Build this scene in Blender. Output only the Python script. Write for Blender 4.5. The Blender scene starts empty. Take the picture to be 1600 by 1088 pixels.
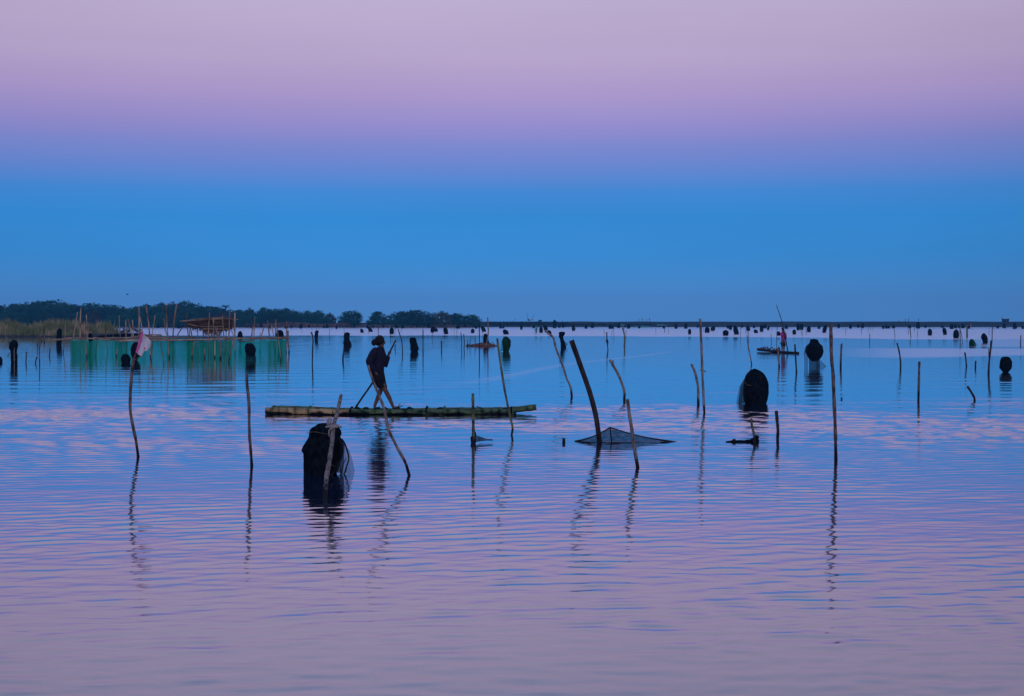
import bpy, math, random
import numpy as np
from mathutils import Vector, noise as mnoise

random.seed(11)
S = bpy.context.scene
COL = S.collection
R = math.radians

# ------------------------------------------------------------------ camera
FOC, CX, CY, HORIZON, CAMH = 2222.0, 800.0, 544.0, 503.5, 1.9
PITCH = math.atan((CY - HORIZON) / FOC)
cam_data = bpy.data.cameras.new('camera')
cam_data.sensor_width = 36.0
cam_data.lens = 36.0 * FOC / 1600.0
cam_data.clip_start = 0.1
cam_data.clip_end = 20000
cam = bpy.data.objects.new('camera', cam_data)
COL.objects.link(cam)
cam.location = (0, 0, CAMH)
cam.rotation_euler = (math.pi / 2 - PITCH, 0, 0)
S.camera = cam

# ------------------------------------------------------------------ world: dusk sky (earth's shadow below the pink belt)
def lin(c):
    c = c / 255.0
    return c / 12.92 if c <= 0.04045 else ((c + 0.055) / 1.055) ** 2.4
def rgb(r, g, b, a=1.0):
    return (lin(r), lin(g), lin(b), a)

world = bpy.data.worlds.new("World")
S.world = world
world.use_nodes = True
wn, wl = world.node_tree.nodes, world.node_tree.links
wn.clear()
w_out = wn.new('ShaderNodeOutputWorld')
w_bg = wn.new('ShaderNodeBackground')
w_tc = wn.new('ShaderNodeTexCoord')
w_sep = wn.new('ShaderNodeSeparateXYZ')
wl.new(w_tc.outputs['Generated'], w_sep.inputs[0])
w_map = wn.new('ShaderNodeMapRange')
w_map.inputs['From Min'].default_value = 0.0
w_map.inputs['From Max'].default_value = 1.0
wl.new(w_sep.outputs['Z'], w_map.inputs['Value'])
w_sq = wn.new('ShaderNodeMath'); w_sq.operation = 'POWER'; w_sq.inputs[1].default_value = 0.5
wl.new(w_map.outputs[0], w_sq.inputs[0])
ramp = wn.new('ShaderNodeValToRGB')
ramp.color_ramp.interpolation = 'LINEAR'
SKY = [(0.0, 80, 139, 207), (0.9, 78, 139, 208), (1.6, 68, 140, 211), (2.7, 50, 140, 215), (4.2, 42, 138, 216), (5.2, 60, 137, 216),
       (6.1, 98, 135, 213), (7.0, 123, 136, 209), (7.8, 147, 140, 207), (9.1, 171, 152, 205), (10.4, 183, 164, 205),
       (12.9, 188, 174, 208), (15.5, 178, 173, 211), (20.0, 152, 166, 213), (35.0, 132, 155, 210), (90.0, 112, 140, 202)]
el = ramp.color_ramp.elements
while len(el) < len(SKY):
    el.new(0.5)
for e, (deg, r, g, b) in zip(el, SKY):
    e.position = math.sqrt(math.sin(R(deg)))
for e, (deg, r, g, b) in zip(el, SKY):
    e.color = rgb(r, g, b)
wl.new(w_sq.outputs[0], ramp.inputs[0])
w_sky = wn.new('ShaderNodeTexSky')
w_sky.sky_type = 'NISHITA'
w_sky.sun_disc = False
w_sky.sun_elevation = R(1.0)
w_sky.sun_rotation = R(195)
w_bg.inputs['Strength'].default_value = 1.0
# the belt is brightest opposite the set sun, a little towards -x of the view, and dims slowly round the horizon
w_x2 = wn.new('ShaderNodeMath'); w_x2.operation = 'ADD'; w_x2.inputs[1].default_value = 0.05
wl.new(w_sep.outputs['X'], w_x2.inputs[0])
w_x3 = wn.new('ShaderNodeMath'); w_x3.operation = 'MULTIPLY'; wl.new(w_x2.outputs[0], w_x3.inputs[0]); wl.new(w_x2.outputs[0], w_x3.inputs[1])
w_dim = wn.new('ShaderNodeMapRange'); w_dim.inputs['From Max'].default_value = 0.18; w_dim.inputs['To Min'].default_value = 1.0; w_dim.inputs['To Max'].default_value = 0.84
w_mp = wn.new('ShaderNodeMapping'); w_mp.inputs['Scale'].default_value = (2.0, 2.0, 11.0)
wl.new(w_tc.outputs['Generated'], w_mp.inputs[0])
w_nz = wn.new('ShaderNodeTexNoise'); w_nz.inputs['Scale'].default_value = 1.6; w_nz.inputs['Detail'].default_value = 3
wl.new(w_mp.outputs[0], w_nz.inputs['Vector'])
w_na = wn.new('ShaderNodeMath'); w_na.operation = 'MULTIPLY_ADD'; w_na.inputs[1].default_value = 0.16; w_na.inputs[2].default_value = -0.08
wl.new(w_nz.outputs[0], w_na.inputs[0])
w_nb = wn.new('ShaderNodeMath'); w_nb.operation = 'ADD'
wl.new(w_na.outputs[0], w_nb.inputs[0]); wl.new(w_x3.outputs[0], w_nb.inputs[1])
wl.new(w_nb.outputs[0], w_dim.inputs['Value'])
w_dim.clamp = False
w_mul = wn.new('ShaderNodeVectorMath'); w_mul.operation = 'SCALE'
wl.new(ramp.outputs[0], w_mul.inputs[0]); wl.new(w_dim.outputs[0], w_mul.inputs['Scale'])
wl.new(w_mul.outputs[0], w_bg.inputs[0])
w_bg2 = wn.new('ShaderNodeBackground')
w_bg2.inputs['Strength'].default_value = 0.008
wl.new(w_sky.outputs[0], w_bg2.inputs[0])
w_add = wn.new('ShaderNodeAddShader')
wl.new(w_bg.outputs[0], w_add.inputs[0]); wl.new(w_bg2.outputs[0], w_add.inputs[1])
wl.new(w_add.outputs[0], w_out.inputs[0])

# afterglow behind the camera: one weak, very soft, warm sun, low on the horizon
sun_d = bpy.data.lights.new('sun', 'SUN')
sun_d.energy = 0.5
sun_d.angle = R(40)
sun_d.color = (1.0, 0.72, 0.6)
sun = bpy.data.objects.new('sun', sun_d)
COL.objects.link(sun)
sun.rotation_euler = (R(78), 0, R(15))

S.view_settings.view_transform = 'Standard'
S.view_settings.look = 'None'
S.view_settings.exposure = 0.0
S.view_settings.gamma = 1.0
S.view_settings.use_curve_mapping = False
S.render.engine = 'CYCLES'
S.cycles.max_bounces = 8
S.cycles.transparent_max_bounces = 24
S.cycles.use_denoising = True
S.cycles.sample_clamp_indirect = 4.0

# ------------------------------------------------------------------ picture measurements -> places
CT, ST = math.cos(PITCH), math.sin(PITCH)
def ray(px, py):
    a, b = (px - CX) / FOC, (CY - py) / FOC
    return Vector((a, CT + b * ST, -ST + b * CT))
def at(px, py, d):
    r = ray(px, py)
    return Vector((0, 0, CAMH)) + r * (d / r.y)
def dist(py):
    r = ray(CX, py)
    return -CAMH / r.z * r.y

# ------------------------------------------------------------------ object helpers
def tag(o, label=None, cat=None, group=None, kind=None):
    if label: o['label'] = label
    if cat: o['category'] = cat
    if group: o['group'] = group
    if kind: o['kind'] = kind
    return o
def empty(name, loc, label=None, cat=None, group=None):
    o = bpy.data.objects.new(name, None)
    COL.objects.link(o)
    o.location = loc
    o.empty_display_size = 0.1
    bpy.context.evaluated_depsgraph_get()
    return tag(o, label, cat, group)

class MB:
    """collects vertices and faces in world coordinates; build() links one mesh object with its origin at loc"""
    def __init__(self):
        self.v, self.f = [], []
    def add(self, vs, fs):
        k = len(self.v)
        self.v += [tuple(p) for p in vs]
        self.f += [tuple(i + k for i in q) for q in fs]
    def tube(self, pts, rad, n=7, jitter=0.0, sub=4, nodes=0.0, spacing=0.3, cap=True):
        pts = [Vector(p) for p in pts]
        if not hasattr(rad, '__len__'): rad = [rad] * len(pts)
        P, Q = [], []
        m = len(pts)
        for i in range(m - 1):                      # Catmull-Rom through the measured points
            p0, p1, p2, p3 = pts[max(i - 1, 0)], pts[i], pts[i + 1], pts[min(i + 2, m - 1)]
            for s in range(sub):
                t = s / sub
                P.append(0.5 * ((2 * p1) + (p2 - p0) * t + (2 * p0 - 5 * p1 + 4 * p2 - p3) * t * t + (3 * p1 - p0 - 3 * p2 + p3) * t ** 3))
                Q.append(rad[i] * (1 - t) + rad[i + 1] * t)
        P.append(pts[-1]); Q.append(rad[-1])
        if nodes:                                   # bamboo: swollen rings
            L, P2, Q2, nxt = 0.0, [], [], spacing * 0.6
            for i in range(len(P) - 1):
                a, b = P[i], P[i + 1]; seg = (b - a).length
                P2.append(a); Q2.append(Q[i])
                while nxt < L + seg:
                    t = (nxt - L) / max(seg, 1e-9); c = a.lerp(b, t); r = Q[i] * (1 - t) + Q[i + 1] * t; u = (b - a).normalized()
                    for off, k in ((-1.2 * r, 1.0), (-0.35 * r, 1 + nodes), (0.35 * r, 1 + nodes), (1.2 * r, 1.0)):
                        P2.append(c + u * off); Q2.append(r * k)
                    nxt += spacing * random.uniform(0.85, 1.15)
                L += seg
            P2.append(P[-1]); Q2.append(Q[-1])
            P, Q = P2, Q2
        vs, fs = [], []
        ref = Vector((0.31, 0.83, 0.17))
        for i, p in enumerate(P):
            u = (P[min(i + 1, len(P) - 1)] - P[max(i - 1, 0)])
            if u.length < 1e-9: u = Vector((0, 0, 1))
            u.normalize()
            if abs(u.dot(ref.normalized())) > 0.95: ref = Vector((0.9, -0.2, 0.3))
            a = u.cross(ref).normalized(); b = u.cross(a)
            r = Q[i] * (1 + random.uniform(-jitter, jitter))
            for k in range(n):
                t = 2 * math.pi * k / n
                rr = r * (1 + random.uniform(-jitter, jitter) * 0.5)
                vs.append(p + a * (rr * math.cos(t)) + b * (rr * math.sin(t)))
        for i in range(len(P) - 1):
            for k in range(n):
                k2 = (k + 1) % n
                fs.append((i * n + k, i * n + k2, (i + 1) * n + k2, (i + 1) * n + k))
        if cap:
            fs.append(tuple(range(n - 1, -1, -1))); fs.append(tuple((len(P) - 1) * n + k for k in range(n)))
        self.add(vs, fs)
        return self
    def box(self, c, s, rz=0.0):
        c = Vector(c); vs = []
        for dz in (-1, 1):
            for dx, dy in ((-1, -1), (1, -1), (1, 1), (-1, 1)):
                x, y = dx * s[0] / 2, dy * s[1] / 2
                vs.append((c.x + x * math.cos(rz) - y * math.sin(rz), c.y + x * math.sin(rz) + y * math.cos(rz), c.z + dz * s[2] / 2))
        self.add(vs, [(3, 2, 1, 0), (4, 5, 6, 7), (0, 1, 5, 4), (1, 2, 6, 5), (2, 3, 7, 6), (3, 0, 4, 7)])
        return self
    def build(self, name, mat, parent=None, loc=None, smooth=True):
        if loc is None:
            loc = Vector(parent.location) if parent is not None and parent.parent is None else Vector((0, 0, 0))
            if parent is not None and parent.parent is not None:
                loc = Vector(parent.parent.location) + Vector(parent.location)
        loc = Vector(loc)
        me = bpy.data.meshes.new(name)
        me.from_pydata([(p[0] - loc.x, p[1] - loc.y, p[2] - loc.z) for p in self.v], [], self.f)
        me.materials.append(mat)
        if smooth: me.polygons.foreach_set('use_smooth', [True] * len(me.polygons))
        me.update()
        o = bpy.data.objects.new(name, me)
        COL.objects.link(o)
        if parent is None:
            o.location = loc
        else:
            o.parent = parent
            base = Vector(parent.location)
            if parent.parent is not None: base = base + Vector(parent.parent.location)
            o.location = loc - base
        return o
def copy_tree(o, loc, scale=None, rz=None, label=None, group=None):
    c = o.copy(); COL.objects.link(c); c.location = loc
    if scale is not None: c.scale = scale
    if rz is not None: c.rotation_euler = (0, 0, rz)
    if label: c['label'] = label
    if group: c['group'] = group
    for ch in list(o.children):
        k = ch.copy(); COL.objects.link(k); k.parent = c
        for g in list(ch.children):
            q = g.copy(); COL.objects.link(q); q.parent = k
    return c

# ------------------------------------------------------------------ materials
def mat_new(name):
    m = bpy.data.materials.new(name); m.use_nodes = True
    return m, m.node_tree.nodes, m.node_tree.links
def mottled(name, c1, c2, scale=8.0, stretch=(1, 1, 1), rough=0.8, bump=0.0, bscale=40, wet=None, c3=None, spec=0.3, lo=0.35, hi=0.65, vary=0.0):
    """two-tone noise; with wet=(z, colour) the stick is stained dark where the water keeps it wet"""
    m, n, l = mat_new(name)
    b = n['Principled BSDF']; b.inputs['Roughness'].default_value = rough
    b.inputs['Specular IOR Level'].default_value = spec
    g = n.new('ShaderNodeNewGeometry')
    mp = n.new('ShaderNodeMapping'); mp.inputs['Scale'].default_value = stretch
    l.new(g.outputs['Position'], mp.inputs[0])
    t = n.new('ShaderNodeTexNoise'); t.inputs['Scale'].default_value = scale; t.inputs['Detail'].default_value = 5
    l.new(mp.outputs[0], t.inputs['Vector'])
    r = n.new('ShaderNodeValToRGB')
    r.color_ramp.elements[0].position = lo; r.color_ramp.elements[1].position = hi
    r.color_ramp.elements[0].color = (*c1, 1); r.color_ramp.elements[1].color = (*c2, 1)
    if c3:
        e = r.color_ramp.elements.new(0.5 * (lo + hi)); e.color = (*c3, 1)
    l.new(t.outputs[0], r.inputs[0])
    out = r.outputs[0]
    if vary:
        oi = n.new('ShaderNodeObjectInfo')
        hs = n.new('ShaderNodeHueSaturation')
        mr = n.new('ShaderNodeMapRange'); mr.inputs['To Min'].default_value = 1 - vary; mr.inputs['To Max'].default_value = 1 + vary
        l.new(oi.outputs['Random'], mr.inputs['Value']); l.new(mr.outputs[0], hs.inputs['Value'])
        l.new(out, hs.inputs['Color']); out = hs.outputs[0]
    if wet:
        sp = n.new('ShaderNodeSeparateXYZ'); l.new(g.outputs['Position'], sp.inputs[0])
        ad = n.new('ShaderNodeMath'); ad.operation = 'MULTIPLY_ADD'; ad.inputs[1].default_value = 0.3; ad.inputs[2].default_value = -0.15
        l.new(t.outputs[0], ad.inputs[0])
        a2 = n.new('ShaderNodeMath'); a2.operation = 'ADD'; l.new(sp.outputs['Z'], a2.inputs[0]); l.new(ad.outputs[0], a2.inputs[1])
        mr = n.new('ShaderNodeMapRange'); mr.interpolation_type = 'SMOOTHSTEP'
        mr.inputs['From Min'].default_value = wet[0] * 0.6; mr.inputs['From Max'].default_value = wet[0] * 1.3
        mr.inputs['To Min'].default_value = 1.0; mr.inputs['To Max'].default_value = 0.0
        l.new(a2.outputs[0], mr.inputs['Value'])
        mx = n.new('ShaderNodeMix'); mx.data_type = 'RGBA'
        l.new(mr.outputs[0], mx.inputs[0]); l.new(out, mx.inputs[6]); mx.inputs[7].default_value = (*wet[1], 1)
        out = mx.outputs[2]
    l.new(out, b.inputs['Base Color'])
    if bump:
        t2 = n.new('ShaderNodeTexNoise'); t2.inputs['Scale'].default_value = bscale; t2.inputs['Detail'].default_value = 4
        l.new(mp.outputs[0], t2.inputs['Vector'])
        bp = n.new('ShaderNodeBump'); bp.inputs['Strength'].default_value = bump; bp.inputs['Distance'].default_value = 0.02
        l.new(t2.outputs[0], bp.inputs['Height']); l.new(bp.outputs[0], b.inputs['Normal'])
    return m
def netting(name, col, cover, cover2=None, scale=6.0, rough=0.8):
    """netting whose threads are finer than a pixel: part thread, part gap, uneven where folds double it"""
    m, n, l = mat_new(name)
    b = n['Principled BSDF']; b.inputs['Base Color'].default_value = (*col, 1); b.inputs['Roughness'].default_value = rough
    b.inputs['Specular IOR Level'].default_value = 0.2
    tr = n.new('ShaderNodeBsdfTransparent'); mx = n.new('ShaderNodeMixShader')
    g = n.new('ShaderNodeNewGeometry'); mp = n.new('ShaderNodeMapping'); mp.inputs['Scale'].default_value = (1.4, 1.4, 0.12)
    l.new(g.outputs['Position'], mp.inputs[0])
    t = n.new('ShaderNodeTexNoise'); t.inputs['Scale'].default_value = scale; t.inputs['Detail'].default_value = 3
    l.new(mp.outputs[0], t.inputs['Vector'])
    mr = n.new('ShaderNodeMapRange'); mr.inputs['From Min'].default_value = 0.35; mr.inputs['From Max'].default_value = 0.65
    mr.inputs['To Min'].default_value = cover; mr.inputs['To Max'].default_value = cover2 if cover2 is not None else cover
    l.new(t.outputs[0], mr.inputs['Value'])
    l.new(mr.outputs[0], mx.inputs[0]); l.new(tr.outputs[0], mx.inputs[1]); l.new(b.outputs[0], mx.inputs[2])
    l.new(mx.outputs[0], n['Material Output'].inputs[0])
    return m

M = {}
WET = (0.012, 0.010, 0.011)
M['wood_pale'] = mottled('weathered_pale_wood', (0.10, 0.072, 0.058), (0.40, 0.33, 0.29), 9, (3, 3, 1), 0.85, 0.6, 60, wet=(0.16, WET))
M['wood_grey'] = mottled('weathered_brown_wood', (0.045, 0.03, 0.027), (0.26, 0.19, 0.165), 9, (3, 3, 1), 0.85, 0.6, 60, wet=(0.22, WET))
M['wood_dark'] = mottled('dark_stained_wood', (0.016, 0.012, 0.012), (0.075, 0.05, 0.045), 7, (4, 4, 0.6), 0.8, 0.6, 60, wet=(0.15, WET))
M['bamboo_green'] = mottled('green_bamboo', (0.03, 0.045, 0.02), (0.22, 0.22, 0.10), 6, (2, 2, 1), 0.5, 0.2, 40, wet=(0.10, WET))
M['bamboo_tan'] = mottled('dry_bamboo', (0.16, 0.11, 0.045), (0.55, 0.41, 0.20), 3.0, (1, 3, 3), 0.55, 0.2, 40, wet=(0.045, (0.02, 0.014, 0.012)))
M['bamboo_moss'] = mottled('mossy_bamboo', (0.012, 0.06, 0.032), (0.13, 0.20, 0.085), 3.0, (1, 3, 3), 0.55, 0.2, 40, wet=(0.045, (0.012, 0.014, 0.012)))
M['pen_wood'] = mottled('pen_bamboo', (0.14, 0.085, 0.06), (0.60, 0.42, 0.28), 1.3, (1, 1, 1), 0.8, wet=(0.2, (0.03, 0.02, 0.02)), vary=0.35)
M['far_wood'] = mottled('far_stick_wood', (0.02, 0.016, 0.018), (0.10, 0.08, 0.075), 0.7, (1, 1, 1), 0.85, vary=0.4)
M['net_black'] = mottled('bundled_black_netting', (0.003, 0.006, 0.009), (0.012, 0.018, 0.026), 26, (1, 1, 0.4), 1.0, 0.7, 50, spec=0.0)
M['net_green'] = mottled('bundled_green_netting', (0.004, 0.02, 0.009), (0.012, 0.06, 0.022), 5, (1, 1, 0.4), 0.9, spec=0.1)
M['net_sheer'] = netting('single_layer_black_netting', (0.012, 0.016, 0.022), 0.38, 0.62, 9)
M['net_dense'] = netting('double_layer_black_netting', (0.008, 0.011, 0.016), 0.72, 0.9, 9)
M['net_teal'] = netting('green_pen_netting', (0.0, 0.46, 0.40), 0.30, 0.75, 1.6)
M['net_teal2'] = netting('doubled_green_pen_netting', (0.0, 0.27, 0.16), 0.55, 0.97, 1.6)
M['net_aqua'] = mottled('aqua_netting', (0.02, 0.16, 0.15), (0.10, 0.34, 0.32), 0.8, (1, 1, 1), 0.9)
M['rope'] = mottled('pale_cloth_tie', (0.16, 0.15, 0.14), (0.45, 0.42, 0.40), 40, (1, 1, 1), 0.9)
M['cord'] = mottled('thin_cord', (0.08, 0.07, 0.05), (0.2, 0.16, 0.1), 30)
M['hoop'] = mottled('net_hoop', (0.006, 0.006, 0.008), (0.02, 0.018, 0.02), 20)
M['skin'] = mottled('brown_skin', (0.11, 0.05, 0.035), (0.17, 0.085, 0.06), 14, rough=0.55)
M['hair'] = mottled('dark_hair', (0.004, 0.003, 0.004), (0.016, 0.012, 0.013), 60, (1, 1, 0.4), 0.7, 0.6, 90)
M['navy'] = mottled('navy_knit', (0.006, 0.006, 0.020), (0.016, 0.015, 0.042), 22, rough=0.9, bump=0.3, bscale=30)
M['shorts'] = mottled('black_cotton', (0.004, 0.005, 0.009), (0.010, 0.012, 0.018), 20, rough=0.9, bump=0.2, bscale=20)
M['sandal'] = mottled('dark_rubber', (0.006, 0.006, 0.007), (0.014, 0.013, 0.014), 30)
M['magenta'] = mottled('magenta_cotton', (0.48, 0.02, 0.30), (0.70, 0.04, 0.45), 6, rough=0.9)
M['pink'] = mottled('pink_cloth', (0.62, 0.10, 0.33), (0.75, 0.16, 0.42), 12, rough=0.85)
M['white'] = mottled('white_cloth', (0.60, 0.61, 0.64), (0.80, 0.80, 0.82), 14, rough=0.85)
M['coral'] = mottled('coral_cloth', (0.5, 0.08, 0.10), (0.65, 0.14, 0.16), 3, rough=0.9)
M['slate'] = mottled('slate_cloth', (0.02, 0.03, 0.05), (0.05, 0.06, 0.09), 3, rough=0.9)
M['thatch'] = mottled('old_thatch', (0.022, 0.014, 0.012), (0.13, 0.085, 0.06), 3.0, (1, 1, 6), 0.95, 0.6, 12)
M['thatch_pale'] = mottled('pale_thatch', (0.14, 0.10, 0.075), (0.36, 0.28, 0.22), 6.0, (3, 3, 0.3), 0.95)
M['brush'] = mottled('dead_brush', (0.05, 0.026, 0.018), (0.20, 0.10, 0.07), 4.0, (1, 1, 1), 0.95)
M['leaf'] = mottled('dark_green_leaves', (0.006, 0.072, 0.040), (0.024, 0.15, 0.070), 0.9, (1, 1, 1), 0.7, vary=0.3)
M['leaf_olive'] = mottled('olive_leaves', (0.04, 0.065, 0.022), (0.09, 0.11, 0.04), 0.9, (1, 1, 1), 0.75, vary=0.3)
M['trunk'] = mottled('tree_bark', (0.03, 0.022, 0.02), (0.09, 0.07, 0.06), 3)
M['reed'] = mottled('dry_reeds', (0.18, 0.17, 0.07), (0.55, 0.43, 0.25), 0.35, (1, 1, 0.5), 0.9, c3=(0.22, 0.27, 0.10))
M['scrub'] = mottled('dry_scrub', (0.09, 0.065, 0.055), (0.24, 0.17, 0.13), 0.25, (1, 1, 1), 0.95)
M['mud'] = mottled('shore_mud', (0.010, 0.011, 0.010), (0.034, 0.030, 0.026), 0.25, rough=0.9)
M['bank'] = mottled('grassy_bank', (0.006, 0.032, 0.028), (0.022, 0.056, 0.044), 0.10, (1, 1, 2), 0.9, c3=(0.016, 0.034, 0.032))

# ------------------------------------------------------------------ water: one sheet to the horizon, real ripples near the shore
def smooth(a, b, x):
    t = np.clip((x - a) / (b - a), 0, 1)
    return t * t * (3 - 2 * t)
rng = np.random.default_rng(5)
def wobble(x, y, sx, sy, seed, n=14):
    g = np.random.default_rng(seed); out = np.zeros_like(x)
    for _ in range(n):
        kx, ky = g.normal(0, 1 / sx), g.normal(0, 1 / sy)
        out += np.sin(kx * x + ky * y + g.uniform(0, 6.283))
    return out / math.sqrt(n / 2)
def ripple(x, y):
    h = np.zeros_like(x)
    groups = [  # count, mean heading off +y, spread, shortest and longest wave, slope
        (56, 4, 26, 0.12, 0.34, 0.032, (3.0, 1.8, 21)),
        (44, -14, 30, 0.15, 0.40, 0.025, (4.0, 2.2, 22)),
        (20, 5, 22, 0.5, 1.3, 0.005, (10.0, 7.0, 23)),
        (18, 42, 16, 0.18, 0.42, 0.012, (2.5, 1.6, 24)),
    ]
    for n, head, spread, l0, l1, slope, (ex, ey, sd) in groups:
        env = np.clip(0.75 + 0.5 * wobble(x, y, ex, ey, sd), 0.12, 1.9)
        if head == 42: env = np.clip(wobble(x, y, ex, ey, sd) - 0.5, 0, 1.6) + 1.7 * np.exp(-((x - 3.6 + 0.8 * (8.6 - y)) / 0.9) ** 2) * (1 - smooth(8.5, 10.5, y))
        part = np.zeros_like(x)
        for _ in range(n):
            a = R(head + rng.normal(0, spread)); L = math.exp(rng.uniform(math.log(l0), math.log(l1))); k = 2 * math.pi / L
            part += (slope / math.sqrt(n / 2)) / k * np.sin(k * (x * math.sin(a) + y * math.cos(a)) + rng.uniform(0, 6.283))
        h += part * env
    return h
def water():
    rows = list(np.linspace(-60, 3.9, 14)) + list(np.arange(4.0, 16, 0.045)) + list(np.arange(16, 46, 0.06))
    p = np.linspace(math.log(46.1), math.log(9000), 560)
    rows += list(np.exp(p))
    rows = np.array(rows)
    nc = 420
    u = np.linspace(-1, 1, nc)
    half = 9 + 0.55 * np.clip(rows, 0, None)
    X = half[:, None] * u[None, :]
    Y = np.repeat(rows[:, None], nc, 1)
    d = np.clip(Y, 3, None)
    w1 = wobble(X, Y, 7, 3.0, 31)
    env = 1 - 0.90 * smooth(31, 37.5, d + 1.6 * w1)
    env *= smooth(3.9, 4.6, d) * (1 - smooth(43, 45.5, d)) * np.clip(0.50 + 0.045 * (d - 6), 0.50, 1.75) * (1 + 0.9 * smooth(20, 27, d))
    Z = np.zeros_like(X)
    m = (rows >= 3.9) & (rows < 46)
    Z[m] = ripple(X[m], Y[m]) * env[m]
    f = (rows >= 20) & (rows < 260)                 # the last low undulation farther out
    g = np.random.default_rng(77); hh = np.zeros_like(X[f])
    for _ in range(26):
        a = R(g.normal(4, 24)); L = math.exp(g.uniform(math.log(1.2), math.log(3.6))); k = 2 * math.pi / L
        hh += 0.0105 / 3.6 / k * np.sin(k * (X[f] * math.sin(a) + Y[f] * math.cos(a)) + g.uniform(0, 6.283))
    Z[f] += hh * (smooth(20, 36, Y[f]) * (1 - smooth(150, 250, Y[f])))
    # wind-ruffled patches of the far water (surface roughness, not colour)
    U = X / d
    wl_ = wobble(np.log(d) * 1.0, U, 0.02, 0.25, 41)
    edge = 196 - 40 * smooth(0.1, 0.34, U)
    ruf = smooth(edge - 7, edge + 7, d + 5 * wobble(U, d, 0.10, 50, 42) + 2.5 * wobble(U, d, 0.02, 12, 48))
    dr = d + 2.5 * wobble(U, d, 0.08, 14, 43)
    ruf = np.maximum(ruf, 0.85 * smooth(0.17, 0.30, U) * smooth(74, 80, dr) * (1 - smooth(98, 105, dr)))
    ruf = np.maximum(ruf, 0.7 * smooth(0.29, 0.34, U) * smooth(100, 112, dr))
    line = 57 + 3.4 * X
    ruf = np.maximum(ruf, 0.55 * np.exp(-((dr - line) / 2.4) ** 2) * smooth(-4, 0, X) * (1 - smooth(8, 14, X)))
    ruf = np.maximum(ruf, 0.30 * np.exp(-((dr - 69) / 1.4) ** 2) * smooth(0.5, 4, X) * (1 - smooth(14, 18, X)))
    ruf = np.maximum(ruf, 0.40 * np.exp(-((d - 35 + 1.0 * wobble(U, d, 0.05, 5, 44)) / 1.1) ** 2) * np.clip(wobble(U, d, 0.10, 9, 45) + 0.3, 0, 1))
    ruf = np.maximum(ruf, 0.16 * np.clip(wobble(U, d, 0.25, 9, 46) - 0.6, 0, 1) * smooth(38, 50, d) * (1 - smooth(120, 190, d)))
    near = 1 - smooth(31.5, 36.5, d + 1.6 * w1)       # breeze close in: capillary roughness, with slicks
    ruf = np.maximum(ruf, near * np.clip(0.10 + 0.08 * wobble(X, Y, 6, 2.2, 51), 0.0, 0.25) * (0.35 + 0.65 * smooth(7, 18, d)))
    ruf = np.maximum(ruf, 0.12 * (1 - smooth(9, 17, d)))
    ruf *= 1 - 0.35 * smooth(300, 470, d)
    nr = len(rows)
    V = np.stack([X, Y, Z], 2).reshape(-1, 3)
    i = np.arange((nr - 1) * nc).reshape(nr - 1, nc)[:, :-1].ravel()
    F = np.stack([i, i + 1, i + nc + 1, i + nc], 1)
    me = bpy.data.meshes.new('water')
    me.vertices.add(len(V)); me.vertices.foreach_set('co', V.ravel().astype(np.float32))
    me.loops.add(F.size); me.loops.foreach_set('vertex_index', F.ravel().astype(np.int32))
    me.polygons.add(len(F)); me.polygons.foreach_set('loop_start', (np.arange(len(F)) * 4).astype(np.int32))
    me.polygons.foreach_set('use_smooth', np.ones(len(F), dtype=bool))
    at_ = me.attributes.new('ruffle', 'FLOAT', 'POINT'); at_.data.foreach_set('value', ruf.ravel().astype(np.float32))
    me.update(calc_edges=True)
    m, n, l = mat_new('dusk_water')
    n.remove(n['Principled BSDF'])
    at_n = n.new('ShaderNodeAttribute'); at_n.attribute_name = 'ruffle'
    rr = n.new('ShaderNodeMapRange'); rr.inputs['To Min'].default_value = 0.045; rr.inputs['To Max'].default_value = 0.21
    l.new(at_n.outputs['Fac'], rr.inputs['Value'])
    g = n.new('ShaderNodeNewGeometry'); mp = n.new('ShaderNodeMapping'); mp.inputs['Scale'].default_value = (0.35, 1.0, 1.0)
    l.new(g.outputs['Position'], mp.inputs[0])
    t = n.new('ShaderNodeTexNoise'); t.inputs['Scale'].default_value = 7.0; t.inputs['Detail'].default_value = 2
    l.new(mp.outputs[0], t.inputs['Vector'])
    bp = n.new('ShaderNodeBump'); bp.inputs['Strength'].default_value = 1.0; bp.inputs['Distance'].default_value = 0.0024
    l.new(t.outputs[0], bp.inputs['Height'])
    gl = n.new('ShaderNodeBsdfGlossy'); gl.inputs['Color'].default_value = (0.97, 0.97, 0.97, 1)
    l.new(rr.outputs[0], gl.inputs['Roughness']); l.new(bp.outputs[0], gl.inputs['Normal'])
    df = n.new('ShaderNodeBsdfDiffuse'); df.inputs['Color'].default_value = (0.008, 0.026, 0.080, 1)
    fr = n.new('ShaderNodeFresnel'); fr.inputs['IOR'].default_value = 1.33
    pw = n.new('ShaderNodeMath'); pw.operation = 'POWER'; pw.inputs[1].default_value = 0.58
    l.new(fr.outputs[0], pw.inputs[0])
    mr = n.new('ShaderNodeMapRange'); mr.inputs['To Min'].default_value = 0.0; mr.inputs['To Max'].default_value = 1.2
    l.new(pw.outputs[0], mr.inputs['Value'])
    mx = n.new('ShaderNodeMixShader'); l.new(mr.outputs[0], mx.inputs[0]); l.new(df.outputs[0], mx.inputs[1]); l.new(gl.outputs[0], mx.inputs[2])
    l.new(mx.outputs[0], n['Material Output'].inputs[0])
    me.materials.append(m)
    o = bpy.data.objects.new('water', me); COL.objects.link(o)
    o['kind'] = 'structure'
water()

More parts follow.
